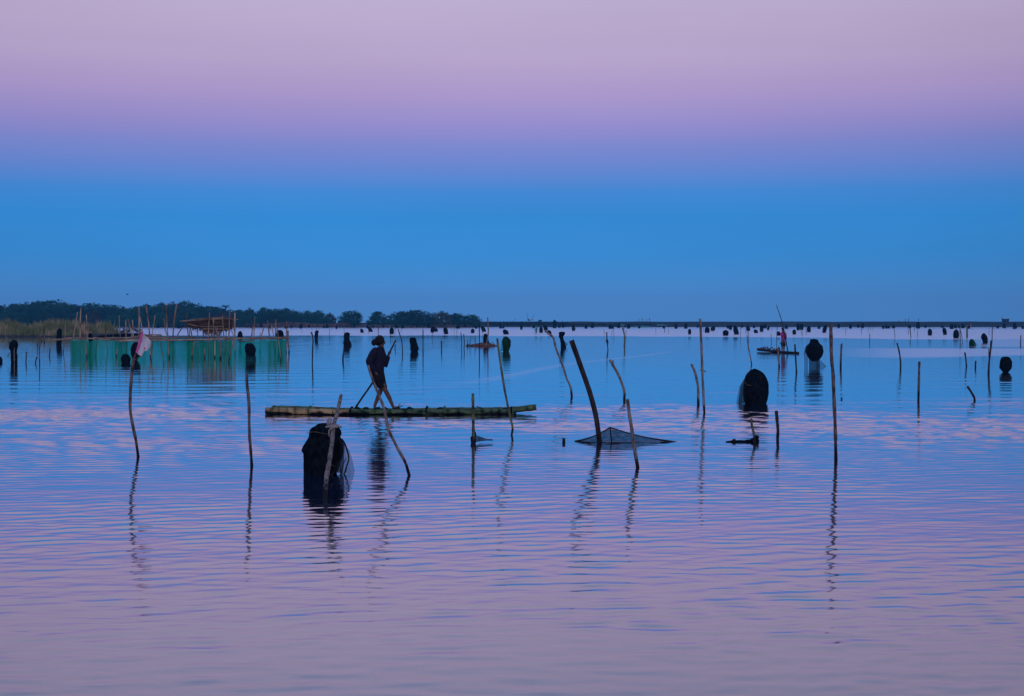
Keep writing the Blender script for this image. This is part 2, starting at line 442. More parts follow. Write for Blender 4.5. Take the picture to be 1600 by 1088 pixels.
# ------------------------------------------------------------------ land
def strip(name, mat, prof, xs, jitter_y=0.0, jitter_z=0.0, seed=0):
    """terrain strip: prof = [(y, z)] across, xs along"""
    mb = MB(); vs, fs = [], []
    n = len(prof)
    for i, x in enumerate(xs):
        jy = jitter_y * mnoise.noise(Vector((x * 0.02, seed, 0))) + 0.4 * jitter_y * mnoise.noise(Vector((x * 0.11, seed, 5)))
        for k, (y, z) in enumerate(prof):
            jz = jitter_z * mnoise.noise(Vector((x * 0.09, y * 0.3, seed))) if z > 0 else 0
            vs.append((x, y + jy, z + jz))
    for i in range(len(xs) - 1):
        for k in range(n - 1):
            fs.append((i * n + k, (i + 1) * n + k, (i + 1) * n + k + 1, i * n + k + 1))
    mb.add(vs, fs)
    o = mb.build(name, mat); o['kind'] = 'structure'
    return o
def span(a, b, s):
    return [a + (b - a) * i / max(1, int((b - a) / s)) for i in range(max(1, int((b - a) / s)) + 1)]
strip('shore', M['mud'], [(500, -0.3), (503, 0.15), (507, 0.5), (520, 0.7), (700, 0.9), (1500, 1.2)], span(-700, -12, 6), 5, 0.3, 3)
strip('embankment', M['bank'], [(545, -0.4), (549, 0.25), (556, 1.3), (560, 2.0), (566, 2.1), (575, 1.4), (620, 0.5)], span(-14, 760, 5), 3, 0.25, 8)
bank_x = span(at(-140, 527, 180).x, at(158, 527, 180).x, 1.5)
strip('reed_bank', M['mud'], [(176, -0.2), (178.5, 0.18), (186, 0.35), (200, 0.3), (206, -0.2)], bank_x, 2.0, 0.12, 5)

# ------------------------------------------------------------------ trees
def leaf_cloud(mb, c, r, n, size, flat=1.0, rnd=random):
    for _ in range(n):
        while True:
            p = Vector((rnd.uniform(-1, 1), rnd.uniform(-1, 1), rnd.uniform(-1, 1)))
            if 0.35 < p.length < 1: break
        q = Vector((c[0] + p.x * r[0], c[1] + p.y * r[1], c[2] + p.z * r[2]))
        a = Vector((rnd.gauss(0, 1), rnd.gauss(0, 1), rnd.gauss(0, 1) * flat)).normalized()
        b = a.orthogonal().normalized(); b.rotate(__import__('mathutils').Quaternion(a, rnd.uniform(0, 6.28)))
        cc = a.cross(b); s = size * rnd.uniform(0.5, 1.3)
        mb.add([q - b * s, q - cc * s * 0.5, q + b * s, q + cc * s * 0.5], [(0, 1, 2, 3)])
def tree_proto(seed, h, w, clumps, leaf_mat, label, group, n=44, size=0.40, low=0.08):
    rnd = random.Random(seed)
    root = empty('tree', (0, -400 - seed * 30, 0), label, 'tree', group)
    o = root.location
    tr = MB()
    tr.tube([(o.x, o.y, -0.3), (o.x + rnd.uniform(-.2, .2), o.y, h * 0.3), (o.x + rnd.uniform(-.5, .5), o.y, h * 0.62)], [h * 0.03, h * 0.022, h * 0.012], 6)
    cr = MB()
    for i in range(clumps):
        t = (i + 0.5) / clumps
        ang = rnd.uniform(0, 6.28); z = low * h + (1 - low) * h * (t ** 1.25) * rnd.uniform(0.85, 1.0)
        k = math.sqrt(max(0.04, 1 - (max(0, z / h - 0.35) / 0.68) ** 2)) * w / 2 * math.sqrt(rnd.random())
        c = (o.x + math.cos(ang) * k, o.y + math.sin(ang) * k, z - h * 0.09)
        rr = w * rnd.uniform(0.10, 0.19)
        leaf_cloud(cr, c, (rr, rr, rr * 0.8), n, size, 1.0, rnd)
        if i % 5 == 0:
            tr.tube([(o.x, o.y, h * 0.25), (0.5 * (o.x + c[0]), 0.5 * (o.y + c[1]), 0.6 * c[2]), c], [h * 0.012, h * 0.008, h * 0.004], 4, sub=2)
    for i in range(clumps // 4):                     # skirts of foliage hanging to the ground
        ang = rnd.uniform(0, 6.28); k = w / 2 * math.sqrt(rnd.random()) * 0.95
        leaf_cloud(cr, (o.x + math.cos(ang) * k, o.y + math.sin(ang) * k, rnd.uniform(0.0, 0.16) * h), (w * .13, w * .13, h * .08), n, size, 1, rnd)
    for i in range(int(clumps * 0.45)):               # thin sprays that break the outline
        ang = rnd.uniform(0, 6.28); t = rnd.uniform(0, 1.5)
        z = h * (0.42 + 0.53 * math.cos(t)) ; k = w / 2 * math.sin(t) * rnd.uniform(0.7, 1.02)
        leaf_cloud(cr, (o.x + math.cos(ang) * k, o.y + math.sin(ang) * k, z), (w * 0.05, w * 0.05, h * 0.06), 12, size * 0.6, 1, rnd)
    tr.build('trunk', M['trunk'], root); cr.build('crown', leaf_mat, root, smooth=False)
    return root
WOOD_LBL = 'dense dark green tree crowding the long wood behind the fish pen'
protos = [tree_proto(k, 9.0, 9.5 + (k % 3), 95, M['leaf'], WOOD_LBL, 'trees of the far wood') for k in range(4)]
protos.append(tree_proto(5, 9.0, 8.5, 70, M['leaf_olive'], WOOD_LBL, 'trees of the far wood'))
TOP = [(-160, 476), (-60, 473), (0, 474), (40, 473), (72, 471), (112, 473), (160, 478), (200, 478), (245, 476), (280, 472), (310, 476), (345, 482), (372, 482), (400, 481), (440, 484),
       (470, 486), (500, 488), (530, 493), (540, 496)]
def top_at(px):
    return float(np.interp(px, [a for a, b in TOP], [b for a, b in TOP]))
used = set()
rt = random.Random(77)
def place_tree(k, px, d, ytop, label, group, wide=1.0):
    h = at(px, ytop, d).z
    s = h / 9.0
    loc = (at(px, 505, d).x, d, 0.3)
    if k not in used:
        used.add(k); o = protos[k]; o.location = loc; o.scale = (s * wide, s * wide, s); o.rotation_euler = (0, 0, rt.uniform(0, 6))
        tag(o, label, 'tree', group)
    else:
        o = copy_tree(protos[k], loc, (s * wide, s * wide, s), rt.uniform(0, 6), label, group)
        if not group and 'group' in o: del o['group']
    return o
for row, (d, drop, step) in enumerate(((509, 13, 24), (532, 5, 22), (560, 0, 19))):
    px = -120 + row * 7
    while px < 528 - row * 4:
        y = top_at(px) + drop + rt.uniform(-1.5, 3.5)
        if row == 0 and px > 390: y = max(y, 499)
        place_tree(rt.choice((0, 1, 2, 3, 0, 1, 4)), px, d + rt.uniform(-5, 5), y, WOOD_LBL, 'trees of the far wood', rt.uniform(0.85, 1.25))
        px += step * rt.uniform(0.75, 1.25)
for px, ytop, wide, k, lab in (
        (548, 487, 0.95, 0, 'rounded dark tree at the end of the wood, first after the dry scrub'),
        (590, 488, 0.85, 3, 'small twiggy tree standing apart above the head of the person in navy'),
        (627, 488, 1.15, 1, 'broad mounded tree just past the raised tip of the bamboo punting pole'),
        (652, 486, 1.35, 2, 'tallest and broadest of the detached mangrove mounds beyond the raft'),
        (690, 487, 1.0, 4, 'olive tinted feathery tree between the broad mound and the last shore tree'),
        (712, 491, 1.1, 1, 'low dark tree next to the last tree of the shore'),
        (737, 493, 1.0, 0, 'last low tree of the wooded shore where the embankment begins')):
    place_tree(k, px, 508.5 + rt.uniform(-2, 2), ytop, lab, None, wide * 1.5)
# palm standing out of the wood
pd = 548
pb = at(352, 505, pd)
palm = empty('palm_tree', (pb.x, pd, 0.4), 'single small palm with a ragged crown rising above the wood', 'palm')
ptop = at(352, 479, pd)
MB().tube([(pb.x, pd, 0), (pb.x + 0.2, pd, 4), (ptop.x, pd, ptop.z)], [0.22, 0.18, 0.15], 6).build('trunk', M['trunk'], palm)
for k in range(9):
    a = 2 * math.pi * k / 9 + 0.2; up = (1.9, 1.3, 0.6)[k % 3]
    f = MB(); L = 2.3
    spine = [ptop + Vector((math.cos(a) * L * t, math.sin(a) * L * t, up * t - 1.5 * t * t)) for t in (0, .25, .5, .75, 1)]
    side = Vector((-math.sin(a), math.cos(a), 0))
    for i in range(4):
        w0, w1 = (0.15, 0.42, 0.40, 0.28, 0.05)[i], (0.15, 0.42, 0.40, 0.28, 0.05)[i + 1]
        for sgn in (-1, 1):
            f.add([spine[i], spine[i + 1], spine[i + 1] + side * sgn * w1 - Vector((0, 0, w1 * .5)), spine[i] + side * sgn * w0 - Vector((0, 0, w0 * .5))], [(0, 1, 2, 3)])
    f.build('frond', M['leaf'], palm, smooth=False)

# dry scrub along the far shore, reeds on the near bank: uncountable growth
def blades(name, mat, spots, h, w, lean):
    mb = MB()
    for x, y, z, hh in spots:
        a = random.uniform(0, 6.28); L = hh * random.uniform(0.6, 1.1); le = lean * random.uniform(0.2, 1) * L; b = random.uniform(0, 6.28)
        dx, dy = math.cos(a) * w / 2, math.sin(a) * w / 2; lx, ly = math.cos(b) * le, math.sin(b) * le
        mb.add([(x - dx, y - dy, z), (x + dx, y + dy, z), (x + lx * .4 + dx, y + ly * .4 + dy, z + L * .6), (x + lx * .4 - dx, y + ly * .4 - dy, z + L * .6), (x + lx, y + ly, z + L)],
               [(0, 1, 2, 3), (3, 2, 4)])
    o = mb.build(name, mat, smooth=False); o['kind'] = 'stuff'
    return o
sp = []
for _ in range(9000):
    px = random.uniform(-120, 152); d = random.uniform(180, 203)
    x = at(px, 520, 190).x
    cl = 0.55 + 0.45 * mnoise.noise(Vector((x * 0.33, d * 0.12, 2))) + 0.25 * mnoise.noise(Vector((x * 1.1, d * 0.3, 7)))
    hh = 2.25 * max(0.25, cl + 0.25) * min(1, 0.35 + (d - 180) / 9)
    if px > 138: hh *= max(0.35, (154 - px) / 16)
    sp.append((x, d, 0.1, min(hh, 2.35)))
blades('reeds', M['reed'], sp, 2, 0.11, 0.35)
sp = []
for _ in range(6000):
    px = random.uniform(385, 550) if random.random() < .85 else random.uniform(550, 735); d = random.uniform(502, 505.5)
    x = at(px, 505, d).x
    c = 0.5 + 0.6 * mnoise.noise(Vector((x * 0.07, 1, d * 0.1)))
    sp.append((x, d, 0.2, (2.3 if px < 545 else 0.9) * max(0.3, c + 0.2)))
blades('dry_scrub', M['scrub'], sp, 2, 0.35, 0.5)
sp = []
for _ in range(2600):
    x = random.uniform(-10, 60); sp.append((x, random.uniform(551, 563), 0.8, random.uniform(0.5, 1.5) * (1.1 if x < 22 else 0.45)))
blades('bank_grass', M['bank'], sp, 1, 0.4, 0.5)
def shrub(px0, px1, ytop, ybase, mat, label, n=26):
    d = dist(ybase); a, b = at(px0, ybase, d), at(px1, ybase, d); h = at(px0, ytop, d).z
    c = (a + b) / 2; root = empty('shrub', (c.x, d, 0), label, 'shrub')
    f, s = MB(), MB(); w = b.x - a.x
    for i in range(n):
        t = random.uniform(-1, 1); k = math.sqrt(1 - t * t)
        q = (c.x + t * w * 0.45, d + random.uniform(-.3, .3) * w, h * random.uniform(0.15, 0.85) * max(k, 0.35))
        leaf_cloud(f, q, (w * 0.12, w * 0.12, h * 0.24), 36, w * 0.034)
        if i % 3 == 0: s.tube([(c.x + t * w * .2, d, -0.1), q], [0.03, 0.015], 4, sub=1)
    f.build('foliage', mat, root, smooth=False); s.build('stem', M['trunk'], root)
shrub(189, 222, 510, 522.5, M['leaf_olive'], 'small dark bush growing out of the water behind the flagged end of the pen')

# ------------------------------------------------------------------ stakes
def stake(label, pts, w, mat='wood_grey', name='stake', group='stakes standing in the water', d=None, ddepth=None, taper=1.0, sub=3, jit=0.12, twigs=(), nodes=0, spacing=0.3, below=0.35, n=7):
    """pts: measured from top to waterline in picture units; w: thickness there"""
    dd = d or dist(pts[-1][1])
    P = []
    for i, (x, y) in enumerate(pts):
        k = dd + (ddepth[i] if ddepth else 0)
        P.append(at(x, y, k))
    base = P[-1]
    u = (P[-1] - P[-2]).normalized()
    if u.z > -0.3: u = Vector((0, 0, -1))
    P.append(base + u * (below / -u.z))
    sc = dd / FOC
    r0 = w * sc / 2
    rad = [r0 * (taper + (1 - taper) * i / (len(P) - 1)) for i in range(len(P))]
    mb = MB()
    # ragged cut top
    mb.tube(P, rad, n, jit, sub, nodes, spacing)
    for (a, b, tw) in twigs:
        mb.tube([at(*a, dd), at(*b, dd)], [tw * sc / 2, tw * sc / 2 * 0.7], 5, 0.1, 2)
    o = mb.build(name, M[mat], loc=(base.x, base.y, 0))
    return tag(o, label, 'stake', group)

stake('slim brown stake carrying the white and pink flag', [(209, 561), (206, 585), (203.5, 618), (204, 645), (209, 672), (213, 692), (216, 714)], 4.6, 'wood_grey', twigs=(((208, 564), (222.5, 555), 2.6), ((208, 563), (213, 551), 3.2)), sub=4, ddepth=None)
stake('straight reddish brown stake midway between the flag stake and the black net bundle', [(385.5, 583), (386, 600), (389, 630), (389.5, 670), (391, 695), (393.5, 728)], 4.6, 'wood_grey')
stake('thick pale stake with cloth ties leaning against the large black net bundle', [(533, 618), (527, 645), (521, 667), (519, 690), (514.5, 722), (510, 748), (507.5, 783)], 8.0, 'wood_pale', ddepth=[2.0, 1.6, 1.3, 1.0, .6, .3, 0], sub=4, taper=0.85)
stake('crooked pale stake slanting across the person on the bamboo raft', [(575, 571), (581, 590), (590, 613), (600, 638), (606, 668), (611, 680), (622, 702), (633, 722), (639.5, 743)], 5.2, 'wood_pale', sub=3, taper=0.8)
stake('upright green bamboo stake in front of the raft with netting at its foot', [(739, 615), (739.2, 640), (739.6, 665), (740, 693)], 4.4, 'bamboo_green', nodes=0.25, spacing=0.16, jit=0.03)
stake('long thin greenish stake crossing the upturned tip of the raft', [(777, 529), (781, 560), (787, 600), (793, 632), (798, 655), (801, 668), (799.5, 680)], 3.6, 'bamboo_green', jit=0.08, twigs=(((784, 577), (781, 575), 3), ((796, 655), (800, 653), 3)), sub=3)
stake('slender forked stake leaning beside the thick dark pole', [(851.5, 517), (858, 522), (864.5, 528), (868, 542), (873, 556), (879.5, 572), (885, 590), (891.5, 605), (893.5, 620)], 3.2, 'wood_pale', sub=3)
stake('thickest dark pole curving over the grey net tent', [(893, 532), (903, 560), (913, 588), (923, 618), (930, 645), (934, 668), (937, 692)], 8.0, 'wood_dark', sub=4, jit=0.05)
stake('pale bent stake with a forked tip behind the short white stake', [(953, 562), (959, 573), (966, 585), (972, 600), (975.5, 612), (975.5, 626)], 4.0, 'wood_pale', twigs=(((959, 572), (957.5, 563), 2.6),))
stake('short whitish stake with a dark wet foot in front of the net tent', [(980.5, 624), (983, 645), (987, 670), (989.5, 690), (993, 710), (996.5, 731)], 5.6, 'wood_pale', jit=0.06)
stake('curved brown stake close beside the tall knotted stake', [(1080, 569), (1084.5, 578), (1088, 590), (1090.5, 605), (1091, 619), (1091, 633)], 4.0, 'wood_pale')
stake('tall thin stake with a dark cord knot halfway up', [(1094, 498), (1095.5, 530), (1096.5, 555), (1097.5, 585), (1099, 615), (1100.5, 646)], 3.8, 'wood_pale', twigs=(((1094.5, 578), (1103, 581), 3.0),), sub=5)
stake('short dark green stake with a fishing line float at its foot', [(1173.5, 654), (1175, 665), (1178.5, 681), (1179, 693)], 4.0, 'bamboo_green')
stake('stubby dark upright stake right of the floating line', [(1213, 642), (1214, 655), (1215.5, 670), (1215, 687)], 5.0, 'wood_dark').__setitem__('label', 'stubby dark upright stake just past the floating line')
stake('tallest knobbly brown stake standing alone past the dark domed net', [(1298, 507), (1298.5, 530), (1299, 555), (1301.5, 585), (1303, 620), (1304.5, 655), (1305.5, 690), (1306, 718)], 5.2, 'wood_grey', jit=0.14, sub=6, twigs=(((1299, 529), (1296, 531), 2.4), ((1302, 590), (1305, 587), 2.4)))
stake('thin two tone stake just behind the tallest knobbly stake', [(1315, 537), (1314, 555), (1313.5, 573)], 3.2, 'wood_grey')
stake('thin bent stake beyond the tallest knobbly stake in open water', [(1401.5, 536), (1405, 550), (1407, 565), (1407, 577)], 2.4, 'wood_dark')
stake('plain upright stake alone between the tallest stake and the slanting stump', [(1436.5, 565), (1436, 580), (1435.5, 600), (1435, 624)], 3.6, 'wood_grey')
stake('short slanting stump poking out of the pink water streak', [(1511.5, 604), (1517, 612), (1522, 621), (1523, 627)], 3.6, 'wood_dark')
stake('small slanting stick next to the tiny upright peg', [(1507.5, 551), (1509, 561), (1510, 573)], 2.4, 'wood_dark')
stake('tiny dark upright peg between the slanting stick and the forked stake', [(1524.5, 564), (1524, 575)], 2.4, 'wood_dark')
stake('forked dark stake beside the dark round net bundle', [(1549, 532), (1547.5, 548), (1545.5, 565), (1544.5, 584)], 3.0, 'wood_dark', twigs=(((1545.6, 560), (1544.8, 544), 1.9),))
stake('thin pale tipped stick in front of the small raft with the person in magenta', [(1215.5, 544), (1216.5, 558), (1217.5, 574)], 2.6, 'wood_pale')
stake('thin dark stick at the end of the small raft near the large round net', [(1242, 538), (1243, 556), (1244.5, 582)], 2.6, 'wood_dark')
stake('spindly leaning stick short of the small raft', [(1167.5, 524), (1169, 540), (1172, 555), (1174.5, 570)], 1.8, 'wood_pale')
stake('thin stake with a white rag tied round its middle', [(948, 519), (948.5, 532), (950, 547)], 1.8, 'wood_dark', twigs=(((948, 531), (949.5, 537), 4.2),))
stake('curved dark green stake in front of the pink and coral figures on the bank', [(972.5, 511), (975, 520), (976, 530), (975.5, 542)], 2.2, 'bamboo_green')
stake('short dark stub of a post beside the net tent', [(881, 685), (881, 692)], 5.0, 'wood_dark')
stake('tiny dark peg in the water behind the tallest knobbly stake', [(1315, 621), (1315, 624)], 2.4, 'wood_dark')
stake('leaning dark stake in front of the small upright net bundle', [(486, 519), (489, 528), (488.5, 548), (488, 568)], 2.2, 'wood_dark')
stake('upright stake just clear of the end of the fish pen', [(450, 517), (450, 532), (451.5, 545), (451.5, 552)], 2.4, 'wood_pale')
stake('dark net wrapped stick below the lumpy net with a pale foot', [(537.5, 541), (537, 550), (536.2, 556), (535.8, 564)], 3.4, 'wood_dark', taper=0.5)
stake('thin stick with a kinked top ahead of the person with the pole', [(622, 514), (625, 524), (628, 534), (629, 553)], 1.5, 'wood_dark')
stake('thin upright stick beyond the arched net bundle', [(661, 515), (661, 552)], 1.6, 'wood_dark')
stake('stout short stick in open water between the arched net and the brush raft', [(690, 533), (690, 548)], 1.8, 'wood_dark')
stake('tiny slanting twig just under the raised tip of the punting pole', [(618.5, 538), (617, 546)], 1.4, 'wood_dark')
stake('pole standing upright at one end of the brush raft', [(749, 504), (749, 525), (749, 552)], 1.6, 'wood_dark')
stake('pale tall pole rising beside the dark net of the brush raft', [(762, 496), (763, 518), (761.5, 530), (758.5, 545)], 1.9, 'wood_pale')
stake('thin leaning stick at the tail of the brush raft', [(720, 519), (721.5, 535), (721, 546)], 1.3, 'wood_dark')
stake('second thin stick at the tail of the brush raft', [(724.5, 522), (725.5, 535), (725, 545)], 1.4, 'wood_dark')
stake('slanting pale stick behind the flopped net near the shore', [(5.5, 519.5), (10, 527), (15, 536)], 2.0, 'wood_pale')
stake('thin dark upright stick beside the flopped net near the shore', [(41.5, 550), (40.5, 567)], 1.6, 'wood_dark')
stake('short bent stick between two upright sticks near the reeds', [(58, 558), (56, 563), (55.5, 568)], 1.8, 'wood_dark')
stake('taller reddish stick standing nearer than the reeds', [(61, 526), (61.5, 545), (62, 568)], 1.6, 'wood_grey')
stake('slanted stick before the corner of the fish pen', [(78.5, 545), (77, 557)], 1.6, 'wood_dark')
stake('thin stick standing at the foot of the reed bank', [(20, 517), (20.5, 532)], 1.5, 'wood_grey')
stake('slanting thin stick under the middle of the reed bank', [(61.5, 518), (65, 534)], 1.5, 'wood_grey')
stake('thin upright stick under the middle of the reed bank', [(58, 518), (58.5, 540)], 1.4, 'wood_grey')
stake('short pale stick under the middle of the reed bank', [(69, 520), (69.3, 536)], 1.5, 'wood_pale')
stake('pale green post in the far water with the brightest tint', [(1511, 508), (1511, 528)], 2.6, 'bamboo_green')
stake('thin stick between the leaning bundle and the green tinted mound', [(1500, 512), (1500.3, 540)], 1.4, 'wood_dark')
stake('long bare stick standing up beside the last round bundle before the dark box hut', [(1550.5, 510), (1550, 532)], 1.3, 'wood_dark')
stake('bare stick with a crossbar foot near the edge of the far water', [(1595, 524), (1594.5, 541)], 1.5, 'wood_dark')
stake('long stick descending from the dark pile far out below the embankment', [(1421.5, 511), (1422.5, 520), (1423.5, 528)], 1.3, 'wood_dark')

# many thin sticks far out
rs = random.Random(3)
FS = 'thin dark stick far out in the ruffled water'
for i in range(120):
    px = rs.uniform(395, 1595); y = 512 + abs(rs.gauss(0, 1)) * 8 if rs.random() < .8 else rs.uniform(512, 540)
    y = min(y, 548)
    hgt = rs.uniform(0.6, 1.5) * FOC / dist(y)
    dx = rs.uniform(-0.12, 0.12) * hgt
    stake(FS, [(px + dx, y - hgt), (px + dx * 0.2, y - hgt * 0.4), (px, y)], 0.055 * FOC / dist(y), 'far_wood', group='thin sticks far out', sub=1, n=5)

# ------------------------------------------------------------------ nets
def lump(mb, outline, d, seed, depth=0.8, n=22, fold=0.07, sub=3):
    """gathered netting: a solid of real thickness whose side view follows (y, x_left, x_right)"""
    rings = []
    for i in range(len(outline) - 1):
        for s in range(sub):
            t = s / sub; a, b = outline[i], outline[i + 1]
            t2 = t if 0 < i < len(outline) - 2 else t
            rings.append(tuple(a[k] + (b[k] - a[k]) * t2 for k in range(3)))
    rings.append(outline[-1])
    sc = d / FOC; vs, fs = [], []
    W = max(r[2] - r[1] for r in outline) * sc
    for j, (y, xl, xr) in enumerate(rings):
        L, Rr = at(xl, y, d), at(xr, y, d)
        c = (L + Rr) / 2; r = (Rr.x - L.x) / 2
        for k in range(n):
            a = 2 * math.pi * k / n
            q = Vector((math.cos(a) * 2.2, math.sin(a) * 2.2, seed * 7.3))
            f = 1 + fold * (1.2 * mnoise.noise(q * 1.7 + Vector((0, 0, c.z / W * 0.8))) + 0.9 * mnoise.noise(Vector((math.cos(a) * 4, math.sin(a) * 4, seed + c.z / W * 3))) + 0.35 * math.sin(a * 9 + 3 * mnoise.noise(Vector((seed, c.z / W * 2.0, 1)))))
            vs.append((c.x + r * f * math.cos(a), d + r * depth * f * math.sin(a), c.z + fold * W * 0.35 * mnoise.noise(Vector((math.cos(a), math.sin(a), seed * 3 + j * 0.3)))))
    m = len(rings)
    for j in range(m - 1):
        for k in range(n):
            k2 = (k + 1) % n
            fs.append((j * n + k, (j + 1) * n + k, (j + 1) * n + k2, j * n + k2))
    fs.append(tuple(range(n))); fs.append(tuple((m - 1) * n + k for k in range(n - 1, -1, -1)))
    mb.add(vs, fs)
def sheet(mb, cols, d, sag=0.0, nu=8, dy=0.3, close=False):
    """netting hung as a curved sheet: cols = list of (top, bottom) picture points, bulging toward the viewer in the middle"""
    vs, fs = [], []
    m = len(cols)
    for i, (a, b) in enumerate(cols):
        t = i / (m - 1); k = d + dy * (t - 0.5) * 2 if close is False else d - dy * math.sin(math.pi * t)
        A, B = at(*a, k), at(*b, k)
        for j in range(nu + 1):
            s = j / nu; p = A.lerp(B, s)
            p.z += sag * math.sin(math.pi * s) * (B - A).length
            p.y += 0.03 * math.sin(i * 2.1 + s * 5)
            vs.append(p)
    for i in range(m - 1):
        for j in range(nu):
            q = i * (nu + 1) + j
            fs.append((q, q + 1, q + nu + 2, q + nu + 1))
    mb.add(vs, fs)
NETS = 'fishing nets gathered up on stakes'
def net(label, outline, seed, base=None, mat='net_black', skirts=(), hoops=(), cords=(), depth=0.8, fold=0.07, dense=(), hang=False):
    yb = outline[-1][0] if base is None else base
    d = dist(yb)
    if base is not None and base > outline[-1][0] and not hang:
        outline = outline + [(base, outline[-1][1] + 1, outline[-1][2] - 1)]
    xc = 0.5 * (outline[-1][1] + outline[-1][2])
    b = at(xc, yb, d)
    root = empty('fishing_net', (b.x, d, 0), label, 'net', NETS)
    mb = MB(); outline = outline if hang else outline + [(yb + 10 * 20 / d, outline[-1][1] + .5, outline[-1][2] - .5)]
    lump(mb, outline, d, seed, depth, fold=fold)
    mb.build('net_bag', M[mat], root)
    for sk in dense:
        k = MB(); sheet(k, sk, d, dy=0.25); k.build('net_skirt', M['net_dense'], root)
    for sk in skirts:
        k = MB(); sheet(k, sk, d, dy=0.3); k.build('net_skirt', M['net_sheer'] if mat != 'net_green' else M['net_teal'], root)
    for pts, w in hoops:
        k = MB(); k.tube([at(x, y, d - 0.05) for x, y in pts], w * d / FOC / 2, 6, 0.1, 3); k.build('hoop', M['hoop'], root)
    for pts, w, cm in cords:
        k = MB(); k.tube([at(x, y, d - 0.42 * 18 / 18 * min(1, (outline[4][2] - outline[4][1]) * d / FOC)) for x, y in pts], w * d / FOC / 2, 5, 0.1, 3); k.build('cord', M[cm], root)
    return root
big = net('largest black net bundle gathered high in front of the raft, tied with pale cloth',
    [(661, 504, 514), (663, 496, 521), (667, 489, 527), (672, 484, 531), (679, 481, 532.5), (683, 481, 531), (690, 477, 534), (698, 473.5, 536), (704, 471, 536), (709, 474, 535.5), (720, 475, 532), (730, 475, 528), (740, 475, 524)],
    1, fold=0.10,
    dense=([((530, 684), (531, 716)), ((534, 690), (527, 726)), ((537, 700), (524, 740))], [((528, 682), (522, 738)), ((534, 687), (530, 739)), ((539, 695), (536, 740))]),
    skirts=([((532, 683), (527, 739)), ((537, 690), (538, 740)), ((541, 697), (548, 740)), ((546, 704), (555.5, 739))],),
    hoops=(([(534, 686), (539, 694), (543, 706), (545, 717), (542, 728), (538, 741)], 2.6), ([(527, 716), (531, 728), (533, 741)], 1.4), ([(541, 716), (536, 727), (533, 741)], 1.2)),
    cords=(([(479, 677), (490, 675), (503, 677), (520, 680)], 0.9, 'cord'), ([(516, 724), (522, 729), (524, 735), (518, 742)], 0.8, 'cord')))
# pale cloth ties and upright rag
td = dist(783) + 1.2
t_ = MB()
t_.tube([at(509, 668, td), at(515, 666, td), at(521, 667, td), at(528, 666, td), at(534, 668, td)], [.012, .022, .026, .018, .006], 7, .2)
t_.tube([at(521, 668, td), at(515, 672, td), at(514, 679, td), at(516, 684, td)], [.016, .012, .010, .006], 6, .2)
t_.tube([at(513, 664, td), at(515, 657, td), at(517.5, 654, td)], [.03, .028, .01], 6, .2)
t_.build('cloth_tie', M['rope'], big)
net('dark domed net behind the stub stakes with a sheer flap on its side',
    [(576.5, 1177, 1180.5), (578, 1173.5, 1185), (581.5, 1169.5, 1190.5), (586, 1166, 1195), (592, 1163.5, 1198.5), (600, 1162, 1200.5), (614, 1161, 1201), (624, 1162, 1199.5), (631, 1164, 1197)], 2, fold=0.04,
    skirts=([((1164, 590), (1162, 630)), ((1160, 597), (1157, 631)), ((1154.5, 604), (1150.5, 631))],), dense=([((1166, 588), (1166, 631)), ((1161, 596), (1157, 631)), ((1156.5, 605), (1153.5, 631))],),
    hoops=(([(1183, 578), (1191, 582), (1197, 590), (1199, 600)], 0.8),), cords=(([(1164, 597), (1168, 602), (1173, 602)], 0.9, 'cord'),))
net('large round net with a topknot and trailing sheer skirt near the small raft',
    [(529.8, 1269, 1274), (531.2, 1266, 1278), (535, 1265.5, 1279.5), (537, 1264, 1281), (541, 1260, 1285), (549, 1258.5, 1286.5), (556, 1260.5, 1285), (561, 1264, 1281.5), (564.5, 1268, 1278)], 3, base=573, hang=True, fold=0.05,
    skirts=([((1264, 537), (1262, 574)), ((1258, 543), (1257, 574)), ((1255.5, 552), (1257.5, 574))], [((1275, 560), (1275, 574)), ((1281, 562), (1284, 574)), ((1283, 564), (1292, 573))]),
    dense=([((1264, 558), (1264, 574)), ((1269, 561), (1268, 574)), ((1275, 562), (1274, 574)), ((1281, 558), (1281, 574))],))
net('dark round net bundle alone by the forked stake', [(557.5, 1568, 1575), (560, 1564.5, 1579), (565, 1562.5, 1581), (571, 1562.5, 1581), (576, 1562, 1580), (579.5, 1565.5, 1577.5), (582, 1567, 1575.5)], 4, fold=0.09)
net('bottle green net bundle behind the long thin greenish stake', [(526, 789, 792), (529, 786, 796), (534, 784, 798.5), (541, 785, 798), (546, 785.5, 796), (549.5, 786, 795)], 5, mat='net_green', fold=0.10,
    skirts=([((785, 530), (786, 549)), ((782.5, 538), (783, 549)), ((782, 545), (780.5, 549))],))
net('hooded dark net with a trailing skirt beside the slender forked stake', [(518.5, 875, 881), (520, 873, 883), (523, 873.5, 882.5), (526, 873, 880), (530, 875, 880.5), (536, 876, 883), (543, 876, 885)], 6,
    skirts=([((880, 527), (881, 543)), ((881, 531), (885, 541)), ((881.5, 533), (888, 538))],))
net('arched dark net bundle ahead of the raised punting pole tip', [(527.5, 642, 648), (529.5, 640, 650), (534, 640, 651), (541, 641, 653), (546, 641, 654), (550, 642, 653)], 7, fold=0.09,
    skirts=([((650, 532), (652, 549)), ((651, 534), (655, 546))],))
net('lumpy tall net with a pale foot and one leg stake behind the raft', [(519.5, 540, 544), (521.5, 537.5, 547), (526, 537.5, 546.5), (531, 537.5, 546), (535, 536, 548), (540.5, 537, 548)], 8, fold=0.1,
    hoops=(([(547, 534), (549.5, 540), (550.5, 546)], 1.2),))
net('small upright net bundle with a wavy outline on a bare far stake', [(516.5, 494, 497), (518.5, 492, 498), (522, 492, 497), (526, 491, 497), (531, 492, 496.5)], 9, fold=0.09)
